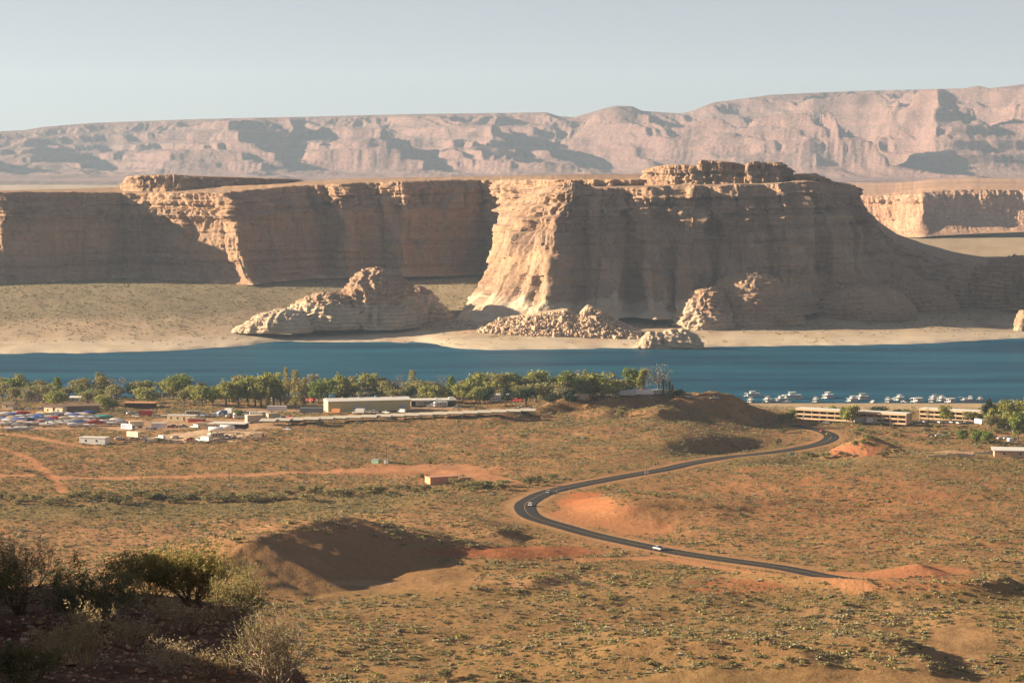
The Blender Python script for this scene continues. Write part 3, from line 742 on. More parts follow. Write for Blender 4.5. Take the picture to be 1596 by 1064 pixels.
# haze
HZB = (-16000, 16000, -200, 24000, -12, 900)
m = NT("haze"); m.n.remove(m.b)
pv = m.new("ShaderNodeVolumePrincipled"); pv.inputs["Color"].default_value = (.56, .76, 1.0, 1); pv.inputs["Density"].default_value = 2.6e-5
pv.inputs["Anisotropy"].default_value = .2
m.l.new(pv.outputs[0], m.n["Material Output"].inputs["Volume"])
x0, x1, y0, y1, z0, z1 = HZB
hv = np.array([[x, y, z] for z in (z0, z1) for y in (y0, y1) for x in (x0, x1)], float)
hf = np.array([[0, 2, 3, 1], [4, 5, 7, 6], [0, 1, 5, 4], [2, 6, 7, 3], [0, 4, 6, 2], [1, 3, 7, 5]])
o = obj("haze", mesh_from("haze", hv, hf), m.m)
tag(o, "thin bluish morning haze filling the air over lake and plateau", "haze", kind="stuff")
# ------------------------------------------------------------------ mesh builder for objects
class MB:
    def __init__(s): s.v = []; s.f = []
    def add(s, V, Fc):
        n = len(s.v); s.v += [tuple(float(q) for q in p) for p in V]; s.f += [tuple(i + n for i in f) for f in Fc]; return s
    def box(s, x0, x1, y0, y1, z0, z1):
        return s.add([(x0, y0, z0), (x1, y0, z0), (x1, y1, z0), (x0, y1, z0), (x0, y0, z1), (x1, y0, z1), (x1, y1, z1), (x0, y1, z1)],
                     [(0, 3, 2, 1), (4, 5, 6, 7), (0, 1, 5, 4), (1, 2, 6, 5), (2, 3, 7, 6), (3, 0, 4, 7)])
    def prism(s, prof, y0, y1, inset=None):
        """profile in (x, z), extruded along y"""
        n = len(prof)
        V = [(x, y0, z) for x, z in prof] + [(x, y1, z) for x, z in prof]
        Fc = [tuple(range(n)), tuple(range(2 * n - 1, n - 1, -1))] + [(i, i + n, (i + 1) % n + n, (i + 1) % n) for i in range(n)]
        return s.add(V, Fc)
    def tube(s, pts, rad, k=5):
        pts = [Vector(p) for p in pts]; n0 = len(s.v)
        V = []
        for i, p in enumerate(pts):
            d = (pts[min(i + 1, len(pts) - 1)] - pts[max(i - 1, 0)]).normalized()
            a = d.cross(Vector((.3, .1, 1)) if abs(d.z) < .9 else Vector((1, 0, 0))).normalized(); b = d.cross(a)
            for j in range(k):
                t = 2 * math.pi * j / k; V.append(p + (a * math.cos(t) + b * math.sin(t)) * rad[i])
        Fc = [(i * k + j, i * k + (j + 1) % k, (i + 1) * k + (j + 1) % k, (i + 1) * k + j) for i in range(len(pts) - 1) for j in range(k)]
        Fc += [tuple(range(k - 1, -1, -1)), tuple((len(pts) - 1) * k + j for j in range(k))]
        return s.add(V, Fc)
    def cyl(s, c, ax, r, h, k=12):
        c = Vector(c); a = Vector(ax).normalized()
        return s.tube([c - a * h / 2, c + a * h / 2], [r, r], k)
    def mesh(s, name, smooth=False):
        me = bpy.data.meshes.new(name); me.from_pydata(s.v, [], s.f); me.update()
        if smooth: me.polygons.foreach_set("use_smooth", [True] * len(me.polygons))
        return me
    def build(s, name, mat, parent=None, smooth=False): return obj(name, s.mesh(name, smooth), mat, parent)
def empty(name, loc=(0, 0, 0), rz=0., sc=1.):
    o = bpy.data.objects.new(name, None); COL.objects.link(o); o.location = loc; o.rotation_euler = (0, 0, rz)
    o.scale = (sc, sc, sc) if isinstance(sc, (int, float)) else sc
    o.empty_display_size = .2
    return o
_kids = {}
def proto(root):
    """remember a finished thing as a pattern"""
    _kids[root.name] = None; return root
def copy_tree(o, parent=None):
    c = o.copy(); COL.objects.link(c); c.parent = parent
    for ch in o.children: copy_tree(ch, c)
    return c
class Kit:
    """builds a thing once, then hands out copies sharing its meshes"""
    def __init__(s): s.d = {}
    def get(s, key, fn):
        if key not in s.d: s.d[key] = fn(); return s.d[key]
        return copy_tree(s.d[key])
KIT = Kit()
ORD = "first second third fourth fifth sixth seventh eighth ninth tenth eleventh twelfth thirteenth fourteenth fifteenth sixteenth seventeenth eighteenth nineteenth twentieth".split()

# ------------------------------------------------------------------ foliage materials
def leaf_mat(name, c, c2, tr=.25, sc=.6):
    m = NT(name); f = m.noise(m.pos(), sc, 3, .6, .3, .7)
    oi = m.new("ShaderNodeObjectInfo").outputs["Random"]
    c_ = m.mix(f, c, c2); c_ = m.mix(m.mapr(oi, 0, 1, 0, .35), c_, m.mix(1., c_, (.7, .72, .6), 'MULTIPLY'))
    m.col(c_); m.rough(.8, .15)
    m.b.inputs["Subsurface Weight"].default_value = 0.
    td = m.new("ShaderNodeBsdfTranslucent"); m.l.new(c_, td.inputs[0])
    ms = m.new("ShaderNodeMixShader"); ms.inputs[0].default_value = tr
    m.l.new(m.b.outputs[0], ms.inputs[1]); m.l.new(td.outputs[0], ms.inputs[2]); m.l.new(ms.outputs[0], m.n["Material Output"].inputs[0])
    return m.m
LEAF = {'cotton': leaf_mat("cottonwood_leaf", (.24, .26, .065), (.36, .345, .11)),
        'green': leaf_mat("fresh_green_leaf", (.14, .195, .04), (.22, .26, .07)),
        'poplar': leaf_mat("poplar_leaf", (.24, .22, .075), (.33, .28, .105)),
        'olive': leaf_mat("olive_leaf", (.23, .215, .085), (.32, .285, .13)),
        'silver': leaf_mat("silver_leaf", (.25, .23, .14), (.33, .31, .20)),
        'bare': leaf_mat("bare_twig", (.24, .19, .11), (.32, .25, .14), .1),
        'dark': leaf_mat("juniper_leaf", (.025, .048, .022), (.05, .075, .03), .1),
        'sage': leaf_mat("sage_leaf", (.27, .235, .10), (.37, .31, .15), .2),
        'greysage': leaf_mat("grey_sage_leaf", (.28, .25, .16), (.37, .325, .22), .15),
        'yellow': leaf_mat("rabbitbrush_leaf", (.20, .18, .04), (.28, .24, .06), .15),
        'dead': leaf_mat("dry_brush", (.19, .14, .09), (.26, .20, .13), .05),
        'darksage': leaf_mat("dark_brush_leaf", (.15, .14, .06), (.23, .205, .095), .2)}
BARK = plain("bark", (.15, .11, .08), .95, .1, .3, 3.)

# ------------------------------------------------------------------ scrub scattered over the desert
def bush_mesh(name, seed, mat, n=46, flat=.75):
    r = np.random.RandomState(seed); V = []; Fc = []
    lob = r.normal(size=(5, 3)) * .22; lob[:, 2] = np.abs(lob[:, 2]) * .6 + .12
    for i in range(n):
        c = lob[r.randint(5)] + r.normal(size=3) * np.array([.19, .19, .13]); c[2] = max(c[2], .03)
        a = r.normal(size=3); a /= np.linalg.norm(a); b = np.cross(a, r.normal(size=3)); b /= np.linalg.norm(b)
        s_ = r.uniform(.09, .2)
        k = len(V); V += [c - a * s_, c + b * s_ * .9, c + a * s_, c - b * s_ * .9]; Fc += [(k, k + 1, k + 2, k + 3)]
    V = np.array(V); V[:, 2] = np.maximum(V[:, 2], 0) * flat
    me = mesh_from(name, V, np.array(Fc)); me.materials.append(mat); return me
BUSH = []
for i, k in enumerate(['sage', 'sage', 'greysage', 'darksage', 'sage', 'yellow', 'dead', 'darksage']):
    BUSH.append(bush_mesh("sagebrush", 40 + i, LEAF[k]))
src_col = bpy.data.collections.new("brush_kinds")
for i, me in enumerate(BUSH):
    o = bpy.data.objects.new("brush_%02d" % i, me); src_col.objects.link(o)
ng = bpy.data.node_groups.new("scatter_brush", 'GeometryNodeTree')
ng.interface.new_socket("Geometry", in_out='INPUT', socket_type='NodeSocketGeometry')
ng.interface.new_socket("Geometry", in_out='OUTPUT', socket_type='NodeSocketGeometry')
gi = ng.nodes.new("NodeGroupInput"); go = ng.nodes.new("NodeGroupOutput")
iop = ng.nodes.new("GeometryNodeInstanceOnPoints"); ci = ng.nodes.new("GeometryNodeCollectionInfo")
ci.inputs[0].default_value = src_col; ci.inputs["Separate Children"].default_value = True; ci.inputs["Reset Children"].default_value = True
def nattr(nm, typ):
    q = ng.nodes.new("GeometryNodeInputNamedAttribute"); q.data_type = typ; q.inputs[0].default_value = nm; return q.outputs[0]
iop.inputs["Pick Instance"].default_value = True
ng.links.new(gi.outputs[0], iop.inputs["Points"]); ng.links.new(ci.outputs[0], iop.inputs["Instance"])
ng.links.new(nattr("kind_index", 'INT'), iop.inputs["Instance Index"])
ng.links.new(nattr("turn", 'FLOAT_VECTOR'), iop.inputs["Rotation"]); ng.links.new(nattr("size", 'FLOAT_VECTOR'), iop.inputs["Scale"])
ng.links.new(iop.outputs[0], go.inputs[0])
def scatter(name, P, size, kind, label):
    me = bpy.data.meshes.new(name); me.vertices.add(len(P)); me.vertices.foreach_set("co", np.asarray(P, np.float32).ravel())
    r = np.random.RandomState(3)
    a = me.attributes.new("kind_index", 'INT', 'POINT'); a.data.foreach_set("value", np.asarray(kind, np.int32))
    a = me.attributes.new("turn", 'FLOAT_VECTOR', 'POINT'); t = np.zeros((len(P), 3), np.float32); t[:, 2] = r.uniform(0, 6.28, len(P)); a.data.foreach_set("vector", t.ravel())
    a = me.attributes.new("size", 'FLOAT_VECTOR', 'POINT'); z = np.stack([size, size * r.uniform(.8, 1.2, len(P)), size * r.uniform(.65, 1.1, len(P))], 1).astype(np.float32); a.data.foreach_set("vector", z.ravel())
    o = obj(name, me); md = o.modifiers.new("scatter", 'NODES'); md.node_group = ng
    tag(o, label, "brush", kind="stuff"); return o
r = np.random.RandomState(11)
N = 300000
yy = np.sqrt(r.uniform(760. ** 2, 2010. ** 2, N)); pxs = r.uniform(-60, 1660, N); xx = (pxs - CX) / F * yy
dens = .58 + .6 * fbm2(xx / 30., yy / 30., 4, 81) + .35 * fbm2(xx / 150., yy / 90., 3, 83)
dens = dens * ip(yy, [780, 960, 1100], [.75, .8, 1.])
zz0 = GZf(xx, yy); pxp, pyp = pix(xx, yy, zz0)
dens = dens + .5 * np.exp(-((pyp - 785) / 25.) ** 2) * (pxp < 620)
mid_ = fbm2(xx / 40., yy / 30., 4, 21)
for bx, by, sx, sy in ((908, 781, 46, 14), (940, 803, 90, 18), (1000, 822, 55, 12), (800, 860, 150, 8), (1440, 888, 60, 9), (590, 912, 55, 9), (670, 733, 110, 10), (500, 880, 150, 50), (620, 900, 120, 25), (1500, 1000, 50, 30)):
    dens = dens - .8 * sst(1.3, .5, ((pxp - bx) / sx) ** 2 + ((pyp - by) / sy) ** 2)
dens = dens * (1 - clear_mask(xx, yy)) * np.where((yy > 1930) & (pxp > 1080), .25, 1.) * (zz0 > 1.2)
keep = r.uniform(0, 1, N) < np.clip(dens, 0, 1) * .80
xx, yy, zz0 = xx[keep], yy[keep], zz0[keep]
sz = np.exp(r.normal(.0, .42, len(xx))) * ip(yy, [780, 950, 1150, 1900], [1.25, 1.1, .82, .95]) * (1 + .3 * fbm2(xx / 60., yy / 60., 2, 91))
sz = np.clip(sz, .5, 3.2)
kk = r.choice([0, 1, 2, 3, 4, 5, 6, 7], len(xx), p=[.2, .16, .17, .12, .14, .05, .08, .08])
pxp, pyp = pix(xx, yy, zz0)
infr = (pxp > 5) & (pxp < 1590) & (pyp < 1062) & (pyp > 600) & ~((pxp < 560) & (pyp > 800 + pxp * .25))
order = np.argsort(-(sz / yy) * infr)
top = order[:300]
rest = np.ones(len(xx), bool); rest[top] = False
scatter("scrub", np.stack([xx, yy, zz0 - .03], 1)[rest], sz[rest], kk[rest], "low sage scrub dotted all over the red desert flats")
for i in top:
    o = obj("sage_shrub", BUSH[kk[i]]); o.location = (xx[i], yy[i], zz0[i] - .03); o.scale = (sz[i], sz[i] * r.uniform(.85, 1.15), sz[i] * r.uniform(.7, 1.05)); o.rotation_euler = (0, 0, r.uniform(0, 6.28))
    lab = {5: "yellow-green rabbitbrush clump on the near desert slope", 6: "dry brown brush clump on the near desert slope", 2: "pale grey sagebrush clump on the near desert slope", 3: "dark green sagebrush clump on the near desert slope", 7: "dark green sagebrush clump on the near desert slope"}.get(int(kk[i]), "olive sagebrush clump on the near desert slope")
    tag(o, lab, "shrub", "sagebrush clumps on the near slope")
# far bank scrub
N = 60000
yy = r.uniform(2660, 3330, N); pxs = r.uniform(-60, 1660, N); xx = (pxs - CX) / F * yy
zz0 = ground_h(xx, yy)
dsh = yy - CAMZ * F / (ip(pxs, *FAR_SHORE) - HZ)
keep = r.uniform(0, 1, N) < np.clip(sst(20, 260, dsh) * .7 + .6 * fbm2(xx / 60., yy / 60., 3, 95), 0, 1) * (dsh > 12) * .62
xx, yy, zz0 = xx[keep], yy[keep], zz0[keep]
scatter("far_scrub", np.stack([xx, yy, zz0 - .05], 1), np.clip(np.exp(r.normal(.45, .3, len(xx))), .8, 3.4), r.choice([0, 1, 2, 3, 4, 7], len(xx)), "grey-green scrub on the flats across the lake")

# ------------------------------------------------------------------ trees
def crown_mesh(seed, kind):
    r = np.random.RandomState(seed); V = []; Fc = []
    cl = []
    if kind in ('cotton', 'olive', 'bare', 'shrub'):
        n = {'cotton': 60, 'olive': 54, 'bare': 34, 'shrub': 26}[kind]
        base = {'cotton': .20, 'olive': .16, 'bare': .22, 'shrub': .05}[kind]
        lob = [(r.uniform(-.28, .28), r.uniform(-.28, .28), base + (1 - base) * r.uniform(.25, .8), r.uniform(.2, .34)) for _ in range(7)] + [(0, 0, .74, .25)]
        for i in range(n):
            L = lob[r.randint(len(lob))]; d = r.normal(size=3); d /= np.linalg.norm(d); q = np.array(L[:3]) + d * L[3] * r.uniform(.45, 1.0) * np.array([1, 1, .62])
            q[2] = min(max(q[2], base * .8 + .03), 1.0); cl.append((q, r.uniform(.07, .12)))
        lf, nl = {'cotton': (.040, 30), 'olive': (.038, 28), 'bare': (.024, 12), 'shrub': (.05, 26)}[kind]
    elif kind == 'poplar':
        for i in range(48):
            z = .10 + .9 * (i + r.rand()) / 48; w = .5 * min(1, (z) / .22) * (1 - max(0, z - .45) / .6) ** .8
            a = r.uniform(0, 6.28); q = np.array([math.cos(a) * w * r.uniform(.2, .9), math.sin(a) * w * r.uniform(.2, .9), z]); cl.append((q, .07))
        lf, nl = .034, 22
    elif kind == 'conifer':
        for i in range(56):
            z = .06 + .92 * (i + r.rand()) / 56; w = .5 * (1 - z) ** .75 + .04
            a = r.uniform(0, 6.28); q = np.array([math.cos(a) * w * r.uniform(.3, 1), math.sin(a) * w * r.uniform(.3, 1), z - .05 * r.rand()]); cl.append((q, .06))
        lf, nl = .036, 24
    for q, s_ in cl:
        for j in range(nl):
            c = q + r.normal(size=3) * s_ * (np.array([.75, .75, .6]) if kind not in ('poplar',) else np.array([1.2, 1.2, .5]))
            a = r.normal(size=3); a /= np.linalg.norm(a); b = np.cross(a, r.normal(size=3)); b /= np.linalg.norm(b)
            t = lf * r.uniform(.6, 1.3); k = len(V); V += [c - a * t, c + b * t * .8, c + a * t, c - b * t * .8]; Fc.append((k, k + 1, k + 2, k + 3))
    V = np.array(V); V[:, 2] = np.clip(V[:, 2], 0.02, 1.02)
    return mesh_from("crown", V, np.array(Fc))
def trunk_mesh(seed, kind):
    r = random.Random(seed); b = MB()
    if kind in ('poplar', 'conifer'):
        b.tube([(0, 0, -.03), (.004, 0, .3), (0, .006, .85)], [.03, .022, .004], 5)
    elif kind == 'shrub':
        for i in range(5):
            a = r.uniform(0, 6.28); b.tube([(0, 0, -.02), (math.cos(a) * .12, math.sin(a) * .12, .25), (math.cos(a) * .25, math.sin(a) * .25, .6)], [.03, .02, .006], 4)
    else:
        b.tube([(0, 0, -.03), (.01, .01, .18), (r.uniform(-.02, .02), 0, .34)], [.04, .032, .026], 6)
        for i in range(6):
            a = i * 1.05 + r.uniform(-.3, .3); l = r.uniform(.2, .34)
            b.tube([(0, 0, .27 + .02 * i), (math.cos(a) * l * .5, math.sin(a) * l * .5, .48 + .03 * i), (math.cos(a) * l, math.sin(a) * l, .66 + .035 * i)], [.02, .013, .004], 4)
    me = b.mesh("trunk"); me.materials.append(BARK); return me
_TM = {}
TKIND = {'cotton': ('cotton', 'cotton'), 'green': ('cotton', 'green'), 'poplar': ('poplar', 'poplar'), 'olive': ('olive', 'olive'), 'silver': ('olive', 'silver'), 'bare': ('bare', 'bare'),
         'dark': ('olive', 'dark'), 'conifer': ('conifer', 'dark'), 'cypress': ('conifer', 'dark'), 'cone': ('conifer', 'green'), 'shrub': ('shrub', 'darksage'), 'tamarisk': ('shrub', 'sage'), 'greenshrub': ('shrub', 'green'), 'paleshrub': ('shrub', 'olive')}
def tree(name, kind, loc, h, w, label, cat="tree", group=None, var=0, rz=0.):
    key = (kind, var % 3)
    if key not in _TM:
        sh, mt = TKIND[kind]; cm = crown_mesh(hash(sh) % 97 + var % 3 * 13 + len(kind) * 7 if False else sum(map(ord, kind)) + (var % 3) * 131, sh); cm.materials.append(LEAF[mt])
        _TM[key] = (cm, trunk_mesh(sum(map(ord, kind)) + var % 3, sh))
    e = empty(name, loc, rz, (w, w, h))
    o = bpy.data.objects.new("crown" if cat == "tree" else "foliage", _TM[key][0]); COL.objects.link(o); o.parent = e
    o = bpy.data.objects.new("trunk" if cat == "tree" else "branches", _TM[key][1]); COL.objects.link(o); o.parent = e
    tag(e, label, cat, group); return e
TREES = [(0,594,624,'olive',22),(22,602,627,'olive',22),(38,605,629,'silver',18),(62,598,622,'olive',34),(84,606,636,'cotton',35),(123,598,620,'cone',12),(135,609,630,'olive',22),(150,580,616,'poplar',12),(159,582,616,'poplar',11),
 (175,598,624,'olive',28),(160,614,641,'cotton',22),(173,620,641,'cotton',18),(207,600,622,'dark',16),(218,598,617,'dark',12),(228,603,629,'cotton',34),(265,592,614,'cotton',30),(282,578,616,'cotton',24),(285,606,630,'olive',22),(300,600,630,'cotton',20),
 (312,597,633,'cotton',32),(330,603,633,'green',22),(350,589,633,'cotton',32),(370,590,633,'cotton',28),(385,588,633,'green',20),(396,585,633,'cotton',28),(405,586,633,'cotton',26),(425,580,632,'cotton',30),(436,590,632,'green',18),(444,573,633,'poplar',12),
 (459,577,636,'poplar',15),(474,588,634,'poplar',13),(417,603,635,'poplar',7),(510,588,624,'green',32),(528,579,621,'cotton',26),(495,595,630,'green',20),(484,600,628,'dark',14),(553,595,620,'cotton',24),(577,581,620,'cotton',26),(600,592,620,'olive',24),
 (620,583,610,'bare',16),(616,606,622,'olive',22),(642,577,614,'poplar',14),(640,602,624,'dark',18),(654,598,626,'poplar',9),(672,600,626,'cotton',28),(687,585,614,'bare',18),(703,585,622,'cone',18),(720,598,624,'cotton',22),(733,584,622,'cotton',30),(743,582,618,'poplar',7),
 (757,580,614,'cotton',30),(748,600,628,'cotton',24),(760,602,634,'dark',18),(790,577,617,'cotton',28),(803,580,612,'green',20),(788,603,634,'dark',12),(808,600,624,'olive',18),(840,573,614,'cotton',38),(868,585,617,'cone',18),(835,595,627,'olive',34),(820,603,634,'dark',26),
 (855,600,626,'olive',22),(888,576,607,'green',22),(902,574,612,'bare',20),(912,576,612,'poplar',10),(880,592,624,'silver',22),(905,592,620,'silver',26),(925,590,620,'green',24),(938,580,620,'cotton',44),(970,590,616,'olive',40),(955,592,616,'bare',22),(986,573,610,'green',20),(1004,570,612,'cotton',14),
 (1011,568,612,'bare',10),(1027,568,614,'bare',28),(1040,582,612,'bare',14),(1034,590,618,'cypress',5),(1045,592,619,'cypress',5),(1049,598,619,'cypress',5),(1060,606,620,'dark',12),(1054,608,620,'dark',14),(890,606,634,'dark',16),(862,612,632,'dark',18),
 (1298,629,655,'cotton',16),(1332,628,660,'cotton',24),(1322,634,660,'green',14),(1372,633,656,'dark',28),(1400,637,657,'dark',18),(1418,636,657,'green',12),(1450,633,658,'bare',10),(1478,631,660,'cotton',16),(1235,637,657,'green',12),(1222,642,660,'olive',14),(1268,640,654,'olive',12),(1520,640,658,'olive',26),
 (1543,620,660,'dark',12),(1555,625,660,'cotton',24),(1562,630,668,'conifer',12),(1573,632,670,'conifer',14),(1582,622,672,'cotton',30),(1597,618,668,'cotton',30),(1548,645,670,'olive',20),(1590,640,690,'green',22),(1505,668,690,'green',14),(1530,668,692,'green',18),(1545,670,694,'green',16),(371,638,652,'green',12)]
_rt = random.Random(31)
for _px in range(4, 960, 14):
    if 180 < _px < 205 or 236 < _px < 262: continue
    _q = _px + _rt.uniform(-5, 5); TREES.append((round(_q), round(_rt.uniform(582, 606)), round(_rt.uniform(615, 621)), _rt.choice(['cotton', 'cotton', 'green', 'olive', 'silver', 'bare', 'cone', 'poplar', 'poplar']), round(_rt.uniform(20, 34))))
CLUST = [(130, "by the houses at the far left", 'a'), (250, "around the orange-roofed pavilion", 'b'), (414, "in the row behind the storage yard", 'c'), (490, "left of the long warehouse", 'd'), (636, "behind the long warehouse", 'e'), (716, "behind the flat-roofed shed", 'f'), (828, "right of the flat-roofed shed", 'g'),
         (960, "in the grove on the bluff", 'h'), (1100, "at the belt's lake end", 'i'), (1424, "along the left hotel wing", 'j'), (1536, "in front of the right hotel wing", 'k'), (1700, "in the grove right of the hotel", 'l')]
TDESC = {'cotton': ("cottonwood_tree", "broad leafy green cottonwood"), 'green': ("cottonwood_tree", "deep green leafy tree"), 'poplar': ("poplar_tree", "tall narrow columnar poplar"), 'olive': ("olive_tree", "low rounded olive-toned tree"), 'silver': ("olive_tree", "pale silvery rounded tree"),
         'bare': ("bare_tree", "thin nearly leafless pale tree"), 'dark': ("juniper_tree", "dark evergreen rounded tree"), 'conifer': ("conifer_tree", "dark pointed conifer"), 'cypress': ("cypress_tree", "very thin dark cypress spire"), 'cone': ("young_poplar_tree", "bright green cone-shaped tree")}
groups = {}
for t in TREES:
    for lim, ph, k in CLUST:
        if t[0] < lim: break
    groups.setdefault((k, ph, t[3]), []).append(t)
n_ = 0
for (k, ph, kind), L in groups.items():
    L.sort()
    for i, (px, pt, pb, kd, w) in enumerate(L):
        nm, ds = TDESC[kd]
        if len(L) == 1: lab = "%s %s" % (ds, ph)
        else: lab = "%s %s, %s from the left" % (ds, ph, ORD[i])
        x, y, z = gp(px, pb)
        zt = float(at(px, pt, y)[2])
        h = max(zt - z, 2.5); tree(nm, kd, (x, y, z - .1), h, w * y / F * 1.5, lab, "tree", "trees of the lakeside town", n_, (n_ * 2.1) % 6.28); n_ += 1
# larger single bushes on the flats
SHRUBS = [(825,756,24,17,'shrub',"big dark green bush beside the road bend"), (838,752,18,14,'shrub',"dark bush tucked behind the big roadside bush"), (862,747,18,11,'shrub',"rounded dark bush right of the big roadside bush"), (763,758,18,11,'shrub',"dark round bush right of the brick-red hut"), (735,759,32,11,'tamarisk',"wide grey-green bush in front of the brick-red hut"),
          (660,748,14,12,'shrub',"dark bush at the left end of the brick-red hut"), (706,757,24,14,'tamarisk',"pale bush hiding the right end of the brick-red hut"), (972,650,18,18,'paleshrub',"lone pale bush on the shaded bluff slope"), (1214,692,16,10,'shrub',"dark bush left of the far road bend"), (695,1068,38,24,'shrub',"dark bush cut by the bottom edge of the picture"),
          (668,722,10,6,'shrub',"small dark bush above the brick-red hut"), (245,690,14,9,'shrub',"dark bush beside the cream van"), (1265,712,28,9,'shrub',"dark bush below the road shoulder, left of the gully"), (1290,714,26,11,'tamarisk',"olive bush below the road, left edge of the gully"), (1318,712,20,10,'shrub',"dark bush in the gully below the road"),
          (1380,712,24,12,'shrub',"dark green bush in the gully left of the ruin walls"), (1400,708,18,10,'tamarisk',"olive bush in the gully nearest the ruin walls"), (350,812,10,5,'shrub',"small dark bush out on the left flats")]
for i, (px, py, w, h, kd, lab) in enumerate(SHRUBS):
    x, y, z = gp(px, py); tree("shrub", kd, (x, y, z - .1), h * y / F, w * y / F, lab, "shrub", None, i, i * 1.3)
rr = random.Random(21)
row = [(px, 782 - px * .018 + rr.uniform(-7, 7), rr.uniform(18, 40), rr.uniform(8, 15)) for px in range(-4, 800, 13)]
row = [q for q in row if not (640 < q[0] < 720 and rr.random() < .6)]
for i, (px, py, w, h) in enumerate(row):
    x, y, z = gp(px, py - (4 if px > 480 else 0)); tree("shrub", ['tamarisk', 'tamarisk', 'paleshrub', 'shrub'][i % 4 if i % 7 else 3], (x, y, z - .1), h * y / F, w * y / F, "%s bush in the brush line across the left flats, %s from the left" % (["grey-green", "grey-green", "pale olive", "dark"][i % 4 if i % 7 else 3], ordinal(i + 1)), "shrub", "bushes along the wash", i, i * .9)
for i, px in enumerate(sorted([q_ + (100 if 1225 < q_ < 1320 else 0) for q_ in [rr.uniform(1215, 1590) for _ in range(46)]])):
    py = rr.uniform(662, 694)
    x, y, z = gp(px, py); tree("shrub", rr.choice(['tamarisk', 'greenshrub', 'paleshrub', 'shrub']), (x, y, z - .1), rr.uniform(4, 9) * y / F, rr.uniform(9, 20) * y / F, "leafy bush on the flats below the hotel, %s from the left" % ordinal(i + 1), "shrub", "bushes below the hotel", i, i)
# ------------------------------------------------------------------ paints
WHITE = plain("white_paint", (.72, .71, .68), .5, .4, .08); CREAM = plain("cream_paint", (.70, .58, .38), .6); GLASS = plain("dark_glass", (.02, .024, .03), .15, .5, .1)
RUBBER = plain("tyre_rubber", (.02, .02, .02), .9); STEEL = plain("grey_steel", (.30, .30, .30), .5, .5); DARKIN = plain("timber_and_shaded_interior", (.06, .045, .035), .8)  # DARKIN also paints the shade inside the open pavilion and workshop
STUCCO = plain("tan_stucco", (.58, .40, .25), .9, .1, .1, .4); ROOFW = plain("white_roof_metal", (.66, .63, .57), .5, .4, .06); ROOFB = plain("brown_roof", (.20, .13, .09), .9); ROOFO = plain("orange_roof", (.45, .22, .09), .85)
YELLOW = plain("yellow_siding", (.58, .50, .26), .7, .2, .08); BRICK = plain("red_block", (.60, .29, .17), .9); BLUE = plain("blue_cover", (.05, .12, .38), .7); RED = plain("red_gelcoat", (.42, .05, .04), .4, .5); TEAL = plain("teal_gelcoat", (.05, .30, .28), .4, .5)
YEL = plain("yellow_cover", (.55, .38, .05), .6); GREY = plain("grey_cover", (.30, .30, .30), .7); NAVY = plain("navy_cover", (.03, .05, .14), .7); TANC = plain("tan_cover", (.50, .40, .29), .8); CONC = plain("concrete", (.42, .38, .33), .9); WOOD = plain("pole_timber", (.13, .09, .06), .9)
SILVER = plain("silver_paint", (.42, .44, .46), .3, .6); BLACKP = plain("black_paint", (.03, .03, .035), .3, .6); ORANGE = plain("orange_paint", (.55, .24, .08), .5); LBLUE = plain("blue_paint", (.10, .18, .32), .35, .6); GREENP = plain("green_paint", (.25, .42, .30), .6); BROWNP = plain("brown_panel", (.22, .15, .10), .8)
PAINT = dict(white=WHITE, cream=CREAM, blue=BLUE, red=RED, teal=TEAL, yellow=YEL, grey=GREY, navy=NAVY, tan=TANC, silver=SILVER, black=BLACKP, orange=ORANGE, lblue=LBLUE, brown=BROWNP)

# ------------------------------------------------------------------ vehicles (x forward, built at real size)
def wheels(e, xs, hw, r):
    for x in xs:
        for s_ in (-1, 1):
            w = MB().cyl((x, s_ * (hw - .08), r), (0, 1, 0), r, .24, 12).build("wheel", RUBBER, e)
            MB().cyl((x, s_ * (hw + .045), r), (0, 1, 0), r * .55, .02, 8).build("hub", STEEL, w)
def mk_car(col):
    e = empty("parked_car")
    MB().prism([(-2.2, .35), (2.2, .35), (2.25, .7), (1.3, .92), (-2.1, .98), (-2.25, .7)], -.86, .86).build("body", PAINT[col], e)
    MB().prism([(1.25, .93), (.6, 1.36), (-1.0, 1.4), (-1.75, .98)], -.74, .74).build("window", GLASS, e)
    MB().prism([(.62, 1.365), (.55, 1.45), (-1.0, 1.47), (-1.08, 1.405)], -.72, .72).build("roof", PAINT[col], e)
    wheels(e, (-1.35, 1.4), .86, .33); return e
def mk_pickup(col):
    e = empty("pickup_truck")
    MB().prism([(-2.7, .5), (2.6, .5), (2.65, .95), (1.45, 1.1), (-2.7, 1.12)], -.95, .95).build("body", PAINT[col], e)
    MB().prism([(1.4, 1.105), (.75, 1.68), (-.7, 1.7), (-.85, 1.125)], -.82, .82).build("window", GLASS, e)
    MB().prism([(.76, 1.685), (.7, 1.78), (-.7, 1.8), (-.76, 1.705)], -.8, .8).build("roof", PAINT[col], e)
    b = MB(); b.box(-2.6, -.95, -.8, .8, 1.122, 1.126).build("bed", BLACKP, e)
    wheels(e, (-1.75, 1.65), .95, .4); return e
def mk_van(col):
    e = empty("van")
    MB().prism([(-2.8, .45), (2.7, .45), (2.75, 1.15), (1.9, 1.35), (1.2, 2.25), (-2.75, 2.3), (-2.85, 1.)], -1., 1.).build("body", PAINT[col], e)
    MB().prism([(1.93, 1.36), (1.32, 2.14), (.7, 2.14), (.7, 1.36)], -1.012, 1.012).build("window", GLASS, e)
    wheels(e, (-1.8, 1.8), 1., .38); return e
